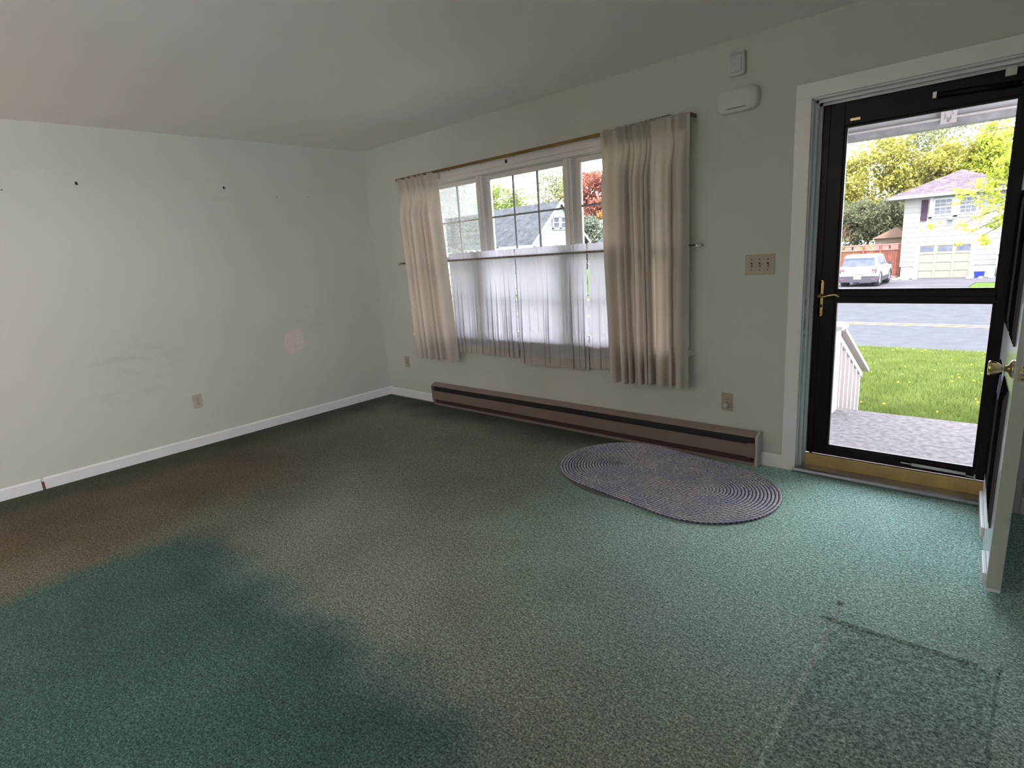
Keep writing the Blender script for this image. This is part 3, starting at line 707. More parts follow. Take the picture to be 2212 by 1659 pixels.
# ------------------------------------------------------------------ braided rug
def rug():
    cx, cy, th = 3.436, -.520, math.radians(-9.5)
    L, R = .285, .412           # half length of the straight run, end radius
    o = tag(empty('braided_rug', (cx, cy, .0), th), 'oval blue-grey braided rug on the carpet in front of the heater', 'rug')
    rings = 22; w_ = R/rings; vs = []; fs = []
    rnd = random.Random(1)
    for k in range(rings):
        r = R - w_*(k+.5); per = 4*L + 2*PI*r; n = max(24, int(per/.0075)); base = len(vs); ns = 6
        for i in range(n):
            s = per*i/n
            if s < 2*L: px, py, nx, ny = -L+s, -r, 0, -1
            elif s < 2*L+PI*r: a = -PI/2 + (s-2*L)/r; px, py, nx, ny = L+r*math.cos(a), r*math.sin(a), math.cos(a), math.sin(a)
            elif s < 4*L+PI*r: px, py, nx, ny = L-(s-2*L-PI*r), r, 0, 1
            else: a = PI/2 + (s-4*L-PI*r)/r; px, py, nx, ny = -L+r*math.cos(a), r*math.sin(a), math.cos(a), math.sin(a)
            p1 = math.sin(2*PI*s/.026); p2 = math.sin(2*PI*s/.026 + PI)
            sag = .0015*mn.noise(Vector((px*3, py*3, 0)))
            for m in range(ns):
                a = 2*PI*m/ns + PI/6; c, sn = math.cos(a), math.sin(a)
                rr = w_*.475*(1 + .16*(p1 if c > 0 else p2))
                vs.append((px + nx*c*rr, py + ny*c*rr, .0085 + sag + sn*.0078*(1 + .15*(p1 if c > 0 else p2))))
        for i in range(n):
            for m in range(ns):
                a = base+i*ns+m; b = base+i*ns+(m+1) % ns; c = base+((i+1) % n)*ns+(m+1) % ns; d = base+((i+1) % n)*ns+m
                fs.append((a, b, c, d))
    bk = MB(); bp = []
    for k in range(40):
        a = -PI/2 + PI*k/39; bp.append((L + (R-.012)*math.cos(a), (R-.012)*math.sin(a)))
    for k in range(40):
        a = PI/2 + PI*k/39; bp.append((-L + (R-.012)*math.cos(a), (R-.012)*math.sin(a)))
    bk.prism(bp, 'z', .003, .0085).build('gap_shade', M['slot'], o)  # dark disc added under the rings as the shade in their gaps
    r_ = raw('braid', vs, fs, M['rug'], None, smooth=True); r_.parent = o
    return o
rug()
# thin non-slip pad poking out beyond the rug's left end
pad = MB(); pp = []
for k in range(48):
    a = 2*PI*k/48; c, s_ = math.cos(a), math.sin(a); pp.append((3.30 + .46*c*(1 if abs(c) < .9 else 1) + .12*(1 if c > 0 else -1)*0, -.60 + .34*s_))
pad.prism(pp, 'z', .0003, .0022)
tag(pad.build('rug_pad', plain('pale_green_pad', (.14, .17, .15), .9, var=.1, sc=20)), 'thin grey-green non-slip pad peeking out from under the oval rug', 'pad')

# ------------------------------------------------------------------ wall devices
def outlet(name, loc, wall, label, mat, plug=False):
    o = tag(empty(name, loc, 0 if wall == 'front' else -PI/2 if False else 0), label, 'outlet', 'duplex outlets on the walls')
    if wall == 'left': o.rotation_euler = (0, 0, PI/2)
    # local: x along wall, -y out of wall
    MB().box(-.035, .035, -.006, 0, -.057, .057, .003).build('plate', mat, o)
    for s in (-1, 1):
        rr = MB().box(-.017, .017, -.009, -.005, s*.0195-.014, s*.0195+.014, .004).build('receptacle', mat, o)
        MB().box(-.008, -.005, -.0095, -.0085, s*.0195-.006, s*.0195+.006).box(.005, .008, -.0095, -.0085, s*.0195-.005, s*.0195+.005).build('slot', M['slot'], rr)
    MB().lathe([(0, 0), (.003, 0), (.003, .001), (0, .001)], AX((0, -.006, 0), (0, -1, 0)), 8).build('screw', M['slot'], o)
    return o
outlet('wall_outlet', (3.627, 0, .372), 'front', 'dull ivory outlet on the front wall between heater end and door, holding a round plug', M['ivory'])
outlet('wall_outlet', (.350, 0, .376), 'front', 'small beige outlet on the front wall beside the corner, left of the heater', M['ivory'])
outlet('wall_outlet', (0, -1.887, .376), 'left', 'pale ivory outlet low on the left wall', M['ivoryl'])
pg = tag(empty('outlet_plug', (3.627, -.009, .352)), 'small round pale plug-in pushed into the outlet near the door', 'plug')
MB().lathe([(0, 0), (.014, 0), (.0165, .004), (.0165, .016), (.012, .021), (0, .022)], AX((0, 0, 0), (0, -1, 0)), 20).build('body', plain('grey_white_plastic', (.44, .45, .42), .4), pg)
sw = tag(empty('switch_plate', (3.803, 0, 1.219)), 'beige triple light switch plate between the window and the door', 'light switch')
MB().box(-.083, .083, -.006, 0, -.058, .058, .003).build('plate', M['ivory'], sw)
for dx in (-.046, 0, .046):
    tt = MB().box(dx-.0055, dx+.0055, -.0085, -.005, -.0125, .0125, .002).build('switch_slot', M['slot'], sw)
    MB().prism([(-.006, -.009), (-.006, .006), (-.019, -.002), (-.020, -.009)], 'x', dx-.0042, dx+.0042).build('toggle', M['ivoryl'], tt)
    for dz in (-.030, .030): MB().lathe([(0, 0), (.0032, 0), (.0028, .0014), (0, .0016)], AX((dx, -.006, dz), (0, -1, 0)), 10).build('screw', M['slot'], sw)
# motion sensor
ms = tag(empty('motion_sensor', (3.655, 0, 2.31)), 'white rectangular motion sensor high on the wall above the chime', 'sensor')
MB().box(-.042, .042, -.034, 0, -.062, .062, .006).build('body', M['plastic'], ms)
MB().box(-.033, .033, -.042, -.030, -.048, .030, .006).build('lens', plain('sensor_lens', (.52, .53, .56), .5), ms)
MB().box(-.034, .034, -.0355, -.033, .036, .054, .001).build('window_strip', plain('sensor_strip', (.44, .44, .47), .5), ms)
ch = tag(empty('door_chime', (3.662, 0, 2.125)), 'white rounded door chime on the wall below the motion sensor', 'door chime')
pts = []
for (sx, sz) in ((1, 1), (-1, 1), (-1, -1), (1, -1)):
    for k in range(8):
        a = {(1, 1): 0, (-1, 1): PI/2, (-1, -1): PI, (1, -1): 3*PI/2}[(sx, sz)] + PI/2*k/7
        pts.append((sx*.072 + .045*math.cos(a), sz*.022 + .042*math.sin(a)))
b_ = MB(); n = len(pts); layers = [(1.0, 0), (1.0, -.022), (.97, -.032), (.90, -.038), (.6, -.040)]
vs = [(x*s, y, z*s) for s, y in layers for x, z in pts]; fs = []
for j in range(len(layers)-1):
    for i in range(n): fs.append((j*n+i, j*n+(i+1) % n, (j+1)*n+(i+1) % n, (j+1)*n+i))
fs.append(tuple(range((len(layers)-1)*n, len(layers)*n)))
b_.add(vs, fs, True); b_.build('body', plain('chime_plastic', (.60, .60, .57), .35, var=.01), ch)
MB().box(-.052, .052, -.0405, -.036, -.045, -.040, .001).build('slot', plain('chime_slot', (.14, .14, .13), .6), ch)
# nails left in the left wall
for i, (y, z, r, lab) in enumerate(((-2.775, 2.002, .004, 'small nail in the left wall, the one closest to the picture edge'), (-2.371, 2.062, .007, 'dark nail hook high on the left wall, the largest of the row'),
        (-1.380, 2.063, .006, 'dark nail hook in the middle of the left wall above a faint smudge'), (-.936, 1.997, .004, 'tiny nail in the left wall, second from the corner'), (-.651, 2.002, .0035, 'tiny nail in the left wall, the one nearest the room corner'))):
    m_ = MB().lathe([(0, 0), (r*.5, 0), (r*.5, .008), (r, .009), (r, .011), (0, .012)], AX((0, 0, 0), (1, 0, 0)), 10)
    if r > .005: m_.box(.002, .010, -r*.5, r*1.2, -r*2.0, -r*.3)
    o = m_.build('wall_nail', M['nail']); o.location = (0, y, z); tag(o, lab, 'nail', 'nails left in the left wall')
# spackled repair
rn = random.Random(8); pts = []
for k in range(28):
    a = 2*PI*k/28; c, s_ = math.cos(a), math.sin(a); q_ = (abs(c)**3.2 + abs(s_)**3.2)**(-1/3.2)
    pts.append((.098*c*q_*(1+.06*rn.uniform(-1, 1)) , .100*s_*q_*(1+.06*rn.uniform(-1, 1)) + (.012 if c > 0 else -.01)))
m_ = MB().prism([(-.985+u, .728+v_) for u, v_ in pts], 'x', 0, .0018)
tag(m_.build('spackle_patch', M['plaster']), 'unpainted pinkish spackle patch low on the left wall', 'wall patch')

# ------------------------------------------------------------------ outdoors: ground
def gz(y):
    P = [(.3, -.40), (2.2, -.46), (6, -.80), (11.9, -1.40), (21.7, -1.42), (23.0, -1.40), (30, -1.68), (42, -2.10), (80, -2.3), (130, -2.0)]
    for (a, za), (b, zb) in zip(P, P[1:]):
        if y <= b: return za + (zb-za)*(y-a)/(b-a)
    return P[-1][1]
def terrain(name, x0, x1, ys, mat, dz=0, **k):
    vs = [(x, y, gz(y)+dz) for y in ys for x in (x0, x1)]; n = len(ys)
    b = [(x, y, gz(y)+dz-.3) for y in ys for x in (x0, x1)]
    fs = [(2*j, 2*j+1, 2*j+3, 2*j+2) for j in range(n-1)]
    o = raw(name, vs + b, fs + [(2*n+2*j, 2*n+2*j+2, 2*n+2*j+3, 2*n+2*j+1) for j in range(n-1)] + [(0, 2*n, 2*n+1, 1), (2*n-2, 2*n-1, 4*n-1, 4*n-2)], mat); return tag(o, kind='structure', **k)
terrain('lawn', -30, 22, [.3, 2.2, 6, 11.9], M['lawn'])
terrain('road', -60, 40, [11.9, 21.7], M['asphalt'], -.02)
terrain('verge', -60, 40, [21.7, 23, 30, 42, 80, 130], M['lawn'], -.03)
terrain('driveway', -7.5, 2.75, [22.0, 23, 30, 41.9], M['drive'], .0)
terrain('kerb', -60, 40, [21.6, 22.2], M['kerb'], .02)
terrain('path', 2.75, 9, [35.6, 41.9], M['drive'], .0)
for y in (15.86, 16.16):
    o = raw('road_line', [(-60, y, gz(y)-.014), (40, y, gz(y)-.014), (40, y+.13, gz(y)-.014), (-60, y+.13, gz(y)-.014)], [(0, 1, 2, 3)], M['yline']); tag(o, kind='structure')
rn = random.Random(14)
m_ = MB()
for k in range(500):
    x = rn.uniform(2.4, 6.0); y = rn.gauss(22.45, .22); s = rn.uniform(.02, .06); a = rn.uniform(0, 6.3); z = gz(y)+.02+rn.uniform(0, .05)
    m_.add([(x+s*math.cos(a), y+s*math.sin(a), z), (x-s*math.sin(a), y+s*math.cos(a), z+.02), (x-s*math.cos(a), y-s*math.sin(a), z), (x+s*math.sin(a), y-s*math.cos(a), z+.01)], [(0, 1, 2, 3)])
m_.build('leaf_litter', M['debris'], label='reddish brown leaf litter along the far kerb', cat='litter', kind='stuff')
# grass blades
rn = random.Random(2); vs = []; fs = []
for k in range(70000):
    y = 2.2 + 9.7*rn.random()**.8; t = (y+3.44)/5.6
    x = rn.uniform(3.3 - 2.2*(y-2.2)/9.7 - .8, 5.0 + .9)
    if 3.3 < x < 4.1 and y < 3.4: continue
    g = gz(y); h = rn.uniform(.04, .095); a = rn.uniform(0, PI); w_ = rn.uniform(.004, .009)*(1+.06*(y-2)); lx, ly = rn.gauss(0, .025), rn.gauss(0, .025)
    b = len(vs); c, s = math.cos(a)*w_, math.sin(a)*w_
    vs += [(x-c, y-s, g-.005), (x+c, y+s, g-.005), (x+lx, y+ly, g+h)]; fs.append((b, b+1, b+2))
raw('grass', vs, fs, M['blade'], label='bright green lawn grass between the porch and the road', cat='grass', kind='stuff')
rn = random.Random(6)
dn = tag(empty('dandelion', (0, 0, 0)), 'yellow dandelion flower in the lawn seen through the storm door', 'flower', 'dandelions in the front lawn')
MB().lathe([(0, .0), (.012, .002), (.021, .009), (.019, .016), (.009, .020), (0, .021)], Matrix.Translation((0, 0, .075)), 10).build('bloom', M['petal'], dn)
MB().tube([(0, 0, -.01), (.003, 0, .077)], .002, 5).build('stem', M['blade'], dn)
first = True
for k in range(40):
    y = rn.choice((rn.uniform(2.4, 5), rn.uniform(5, 11.6), rn.uniform(6, 11.6))); x = rn.uniform(3.95-1.9*(y-2.2)/9.7, 4.95)
    o = dn if first else copy_tree(dn); first = False
    o.location = (x, y, gz(y)); sc_ = rn.uniform(.4, .75); o.scale = (sc_, sc_, 1)

# ------------------------------------------------------------------ porch
S(MB().box(2.7, 6.4, .30, 2.12, -.45, -.18, .01).build('porch_floor', M['concrete']))
S(MB().box(2.5, 6.6, .14, 2.25, 2.30, 2.42).build('porch_roof', M['beam']))
pb = MB().box(2.5, 6.6, 1.80, 1.92, 2.085, 2.30).box(2.5, 6.6, 1.785, 1.80, 2.205, 2.30)
bo = S(pb.build('porch_beam', M['beam']))
S(MB().box(2.5, 6.6, 1.775, 1.80, 2.078, 2.092, .002).build('porch_beam_trim', M['rail']))
S(MB().box(2.5, 6.6, 1.79, 1.93, 2.035, 2.078).build('porch_beam_drip', M['beamd']))
pbk = tag(empty('beam_plate', (4.435, 1.772, 2.11)), 'pale punched metal plate fixed on the porch beam above the storm door glass', 'bracket')
MB().box(-.045, .045, -.004, .002, -.062, .062, .001).build('plate', M['rail'], pbk)
pk = MB()
for (x, z0, z1) in ((-.018, .02, .05), (-.020, -.03, .0), (-.006, -.055, -.02), (.012, .03, .035), (.016, .01, .045), (.022, -.01, .0), (.012, -.04, -.012), (.004, -.055, -.03)): pk.box(x-.003, x+.004, -.006, -.004, z0, z1)
pk.build('slot', M['beamd'], pbk)
rl = tag(empty('porch_railing', (3.72, 2.1, -.18)), 'pinkish white wooden porch railing with a capped post and sloping stair rail', 'railing')
def rr_(m, n_, mat, **k): return rel(m.build(n_, mat, **k), rl)
rr_(MB().box(3.56, 3.80, 1.90, 2.06, -.18, .555, .004), 'post', M['rail'])
rr_(MB().box(3.53, 3.845, 1.88, 2.10, .555, .590, .004), 'post_cap', M['wtrim'])
rr_(MB().prism([(2.06, .56), (2.06, .525), (3.17, -.06), (3.17, -.025)], 'x', 3.735, 3.835), 'hand_rail', M['rail'])
rr_(MB().prism([(2.06, .49), (2.06, .44), (3.07, -.10), (3.07, -.05)], 'x', 3.755, 3.795), 'under_rail', M['rail'])
rr_(MB().box(3.545, 3.765, 1.895, 2.0, -.175, .55), 'face_board', M['rail'])
for k in range(6):
    y = 2.14 + .165*k; zt = .46 - (y-2.06)*.535
    rr_(MB().box(3.758, 3.792, y, y+.036, gz(y)-.02, zt), 'baluster', M['rail'])
S(MB().box(2.7, 6.4, 2.12, 2.45, -.47, -.33).build('porch_step', M['concrete']))
# our own roof overhang and outer wall skin (shades the front)
S(MB().box(-.6, 6.3, -7.2, .5, 2.62, 2.85).build('roof', M['roof2']))

# ------------------------------------------------------------------ houses
def lap(m, axis, a, b, off, z0, z1, step, sgn=-1, d=.025):
    z = z0
    while z < z1-1e-3:
        zt = min(z1, z+step); poly = [(off, z), (off+sgn*d, z), (off+sgn*.004, zt), (off, zt)]
        m.prism(poly, axis, a, b); z = zt
    return m
def win(par, x0, x1, z0, z1, y, cols=3, tr=.09, mat=None, name='window'):
    f_ = MB().box(x0-tr, x1+tr, y-.06, y, z0-tr, z0).box(x0-tr, x1+tr, y-.06, y, z1, z1+tr).box(x0-tr, x0, y-.06, y, z0, z1).box(x1, x1+tr, y-.06, y, z0, z1)
    zm = (z0+z1)/2; f_.box(x0, x1, y-.05, y, zm-.03, zm+.03)
    for k in range(1, cols): xx_ = x0+(x1-x0)*k/cols; f_.box(xx_-.009, xx_+.009, y-.045, y, z0, z1)
    for z_ in ((z0+zm)/2, (z1+zm)/2): f_.box(x0, x1, y-.045, y, z_-.012, z_+.012)
    w_ = f_.build(name, M['wtrim'], par)
    MB().box(x0, x1, y-.025, y-.02, z0, z1).build('pane', M['dglass'], w_); return w_
h1 = tag(empty('house', (0, 0, 0)), 'white two-storey house with mauve hip roof and cream garage door across the street', 'house')
HY = 42.0
m_ = MB().box(-1.65, 3.45, HY+.03, 54, -1.36, 2.98); lap(m_, 'x', -1.65, 3.45, HY+.03, -1.36, 2.98, .31)
m_.build('wall', M['sid'], h1)
MB().box(-1.58, 3.40, HY+.05, 53.9, -2.4, -1.36).build('foundation', M['found'], h1)
MB().add([(-2.5, 41.4, 3.08), (4.3, 41.4, 3.08), (4.3, 54.8, 3.08), (-2.5, 54.8, 3.08), (.9, 44.8, 4.56), (.9, 51.4, 4.56)], [(0, 1, 4), (1, 2, 5, 4), (2, 3, 5), (3, 0, 4, 5), (0, 3, 2, 1)]).build('roof', M['roof1'], h1)
MB().box(-2.52, 4.32, 41.36, 41.42, 2.93, 3.10).box(-2.54, -2.48, 41.36, 54.8, 2.93, 3.10).box(4.28, 4.34, 41.36, 54.8, 2.93, 3.10).box(-2.5, 4.3, 41.4, 54.8, 2.93, 2.98).build('fascia', M['wtrim'], h1)
win(h1, -.04, .80, 1.82, 2.70, HY-.01); win(h1, 1.22, 2.02, 1.82, 2.70, HY-.01)
MB().box(-.32, 2.30, HY-.03, HY+.02, 1.56, 1.70).box(-.32, -.14, HY-.03, HY+.02, 1.60, 2.86).box(.89, 1.13, HY-.03, HY+.02, 1.60, 2.86).build('window_surround', M['wtrim'], h1)
MB().box(-.74, -.40, HY-.06, HY, 1.50, 2.78, .01).build('shutter', M['shut'], h1)
MB().lathe([(0, 0), (.13, 0), (.17, .05), (.10, .11), (0, .12)], Matrix.Translation((.80, HY-.14, 1.42)), 12).build('flood_lamp', M['iron'], h1)
GX0, GX1, GZ0, GZ1 = -.72, 2.06, -2.10, -.02
gd = MB().box(GX0, GX1, HY-.01, HY+.04, GZ0, GZ1).build('garage_door', M['garage'], h1)
g_ = MB()
for k in range(4): x = GX0 + (GX1-GX0)*k/3; g_.box(x-.07 if 0 < k < 3 else (x if k == 0 else x-.12), x+.07 if 0 < k < 3 else (x+.12 if k == 0 else x), HY-.04, HY, GZ0, GZ1)
for k in range(5): z = GZ0 + (GZ1-GZ0)*k/4; g_.box(GX0, GX1, HY-.035, HY, max(GZ0, z-.06), min(GZ1, z+.06))
g_.build('rail', M['garage'], gd)
for k in range(3):
    x = GX0 + (GX1-GX0)*k/3; MB().box(x+.13, x+(GX1-GX0)/3-.11, HY-.02, HY-.012, GZ1-.43, GZ1-.10).build('pane', M['dglass'], gd)
MB().box(GX0-.16, GX0, HY-.05, HY+.02, GZ0, GZ1+.16).box(GX1, GX1+.14, HY-.05, HY+.02, GZ0, GZ1+.16).box(GX0, GX1, HY-.05, HY+.02, GZ1+.02, GZ1+.16).build('garage_casing', M['wtrim'], h1)
MB().box(GX0, GX1, HY-.03, HY+.03, GZ1-.03, GZ1+.03).build('garage_recess_shade', M['iron'], h1)  # dark strip standing in for the shade of the door recess
# lantern on a post
ln = tag(empty('yard_lantern', (3.30, 41.5, gz(41.5))), 'grey lantern on a slim post beside the white house wall', 'lantern')
MB().tube([(0, 0, 0), (0, 0, 1.35)], [.06, .045], 10).build('post', M['iron'], ln)
MB().prism([(-.08, 1.35), (.08, 1.35), (.13, 1.62), (-.13, 1.62)], 'y', -.1, .1).build('glass', M['lampw'], ln)
MB().add([(-.17, -.14, 1.62), (.17, -.14, 1.62), (.17, .14, 1.62), (-.17, .14, 1.62), (0, 0, 1.82)], [(0, 1, 4), (1, 2, 4), (2, 3, 4), (3, 0, 4), (0, 3, 2, 1)]).build('cap', M['iron'], ln)
# recycling bin
bn = tag(empty('recycling_bin', (2.55, 41.2, gz(41.2))), 'blue recycling bin beside the garage door across the street', 'bin')
bm_ = MB().add([(-.20, -.18, 0), (.20, -.18, 0), (.20, .18, 0), (-.20, .18, 0), (-.26, -.24, .38), (.26, -.24, .38), (.26, .24, .38), (-.26, .24, .38)], [(0, 3, 2, 1), (0, 1, 5, 4), (1, 2, 6, 5), (2, 3, 7, 6), (3, 0, 4, 7)]); bm_.build('tub', M['bin'], bn)
MB().box(-.27, .27, -.25, .25, .38, .44, .02).build('rim', M['binl'], bn)
# border rocks
rn = random.Random(4)
rk = None
for i, (x, y) in enumerate([(-2.6+.52*k, 40.0 + .12*math.sin(k*2)) for k in range(5)] + [(-1.75, 40.8), (-1.05, 41.2), (-1.35, 40.55)] + [(2.15+.52*k, 40.3 - .06*k) for k in range(8)]):
    if rk is None:
        bm = bmesh.new(); bmesh.ops.create_icosphere(bm, subdivisions=2, radius=.17)
        for v in bm.verts: v.co *= 1 + .35*mn.noise(v.co*6)
        m_ = MB(); m_.bm(bm, Matrix.Diagonal((1.25, .9, .55, 1)), True); rk = m_.build('border_rock', M['rock']); o = rk
    else: o = rk.copy(); COL.objects.link(o)
    o.location = (x, y, gz(y)+.04); o.rotation_euler = (0, 0, rn.uniform(0, 6)); s = rn.uniform(.75, 1.3); o.scale = (s, s, s)
    tag(o, 'pale border rock edging the driveway beside the garage' if x < 1 else 'pale border rock edging the bed by the blue bin', 'rock', 'border rocks along the driveway' if x < 1 else 'border rocks by the bin')
# fence
fn = tag(empty('wooden_fence', (-4.2, 42.6, gz(42.6))), 'red-brown board fence with a notched pale top rail beside the white house', 'fence')
FB = gz(42.6) - .05
m_ = MB(); x = -9.0
while x < -1.75: m_.box(x, x+.125, 42.60, 42.63, FB, -.22); x += .145
rel(m_.build('board_panel', M['fence']), fn)
for x in (-8.1, -5.9, -3.95, -2.95, -1.82): rel(MB().box(x, x+.13, 42.52, 42.64, FB, .12).build('post', M['fence']), fn)
rel(MB().box(-9, -1.72, 42.55, 42.60, -.24, -.16).box(-9, -1.72, 42.55, 42.60, FB+.1, FB+.2).build('rail', M['fencetop']), fn)
m_ = MB().box(-9, -1.72, 42.55, 42.64, .10, .18)
x = -8.9
while x < -1.9: m_.box(x, x+.42, 42.57, 42.62, -.16, .10); x += .55
rel(m_.build('top_rail', M['fencetop']), fn)
# shed
sh = tag(empty('garden_shed', (-2.7, 47, gz(47))), 'tan garden shed with a low brown roof showing over the board fence', 'shed')
m_ = MB().box(-3.9, -1.85, 46.2, 49, gz(47)-.1, .50); lap(m_, 'x', -3.9, -1.85, 46.2, -1.0, .5, .28); rel(m_.build('wall', M['shed']), sh)
rel(MB().add([(-4.1, 46, .48), (-1.72, 46, .48), (-1.72, 49.2, .48), (-4.1, 49.2, .48), (-2.75, 46.9, 1.22), (-2.75, 48.3, 1.22)], [(0, 1, 4), (1, 2, 5, 4), (2, 3, 5), (3, 0, 4, 5), (0, 3, 2, 1)]).build('roof', M['shedroof']), sh)
# house 2 (through the window)
h2 = tag(empty('house', (0, 0, 0)), 'white cape house with grey gable roof seen through the centre window unit', 'house')
m_ = MB().box(-33, -19.9, 26.4, 32.0, -2.2, 1.95); lap(m_, 'x', -33, -19.9, 26.4, -2.0, 1.95, .2, -1, .015); m_.build('wall', M['sid2'], h2)
m_ = MB().prism([(26.3, -2.2), (32.1, -2.2), (32.1, 1.9), (29.15, 4.42), (26.3, 2.0)], 'x', -19.95, -19.80); 
z = -2.0
while z < 4.1:
    zt = z+.2
    def yr(zz): return (26.3, 32.1) if zz < 1.95 else (26.3+(zz-1.95)*1.155, 32.1-(zz-1.95)*1.155)
    ya, yb = yr(zt); m_.prism([(-19.80, z), (-19.785, z), (-19.797, zt), (-19.80, zt)], 'y', ya+.02, yb-.02) if yb > ya+.1 else None; z = zt
m_.build('gable_wall', M['sid2'], h2)
m_ = MB().prism([(25.9, 1.72), (29.2, 4.58), (32.5, 1.72), (32.5, 1.60), (29.2, 4.42), (25.9, 1.60)], 'x', -33.3, -19.62); m_.build('roof', M['roof2'], h2)
MB().prism([(25.86, 1.74), (29.2, 4.62), (32.54, 1.74), (32.54, 1.58), (29.2, 4.38), (25.86, 1.58)], 'x', -19.62, -19.55).build('rake_board', M['wtrim'], h2)
MB().box(-33.3, -19.6, 25.80, 25.92, 1.56, 1.74).build('gutter', M['wtrim'], h2)
gw = MB().box(-19.78, -19.70, 28.30, 28.42, 2.70, 3.55).box(-19.78, -19.70, 29.90, 30.02, 2.70, 3.55).box(-19.78, -19.70, 28.3, 30.02, 2.66, 2.78).box(-19.78, -19.70, 28.3, 30.02, 3.46, 3.58).box(-19.78, -19.70, 29.02, 29.28, 2.7, 3.5).box(-19.78, -19.71, 28.4, 29.9, 3.10, 3.16).build('window', M['wtrim'], h2)
MB().box(-19.77, -19.74, 28.4, 29.92, 2.74, 3.5).build('pane', M['dglass'], gw)
win(h2, -23.6, -22.6, -.2, 1.05, 26.39); win(h2, -21.9, -20.9, -.2, 1.05, 26.39); win(h2, -27.6, -26.6, -.2, 1.05, 26.39)
# house 3
h3 = tag(empty('house', (0, 0, 0)), 'low house corner with a slate-blue roof at the right end of the window view', 'house')
m_ = MB().box(-23.6, -12, 40.3, 48, -2.2, 1.66); lap(m_, 'x', -23.6, -12, 40.3, -2.0, 1.66, .2, -1, .015); m_.build('wall', M['sid2'], h3)
MB().prism([(39.7, 1.62), (44.5, 3.95), (49.3, 1.62), (49.3, 1.54), (44.5, 3.8), (39.7, 1.54)], 'x', -23.9, -11.5).build('roof', M['roof2'], h3)
MB().box(-23.95, -11.5, 39.62, 39.72, 1.50, 1.64).build('gutter', M['wtrim'], h3)

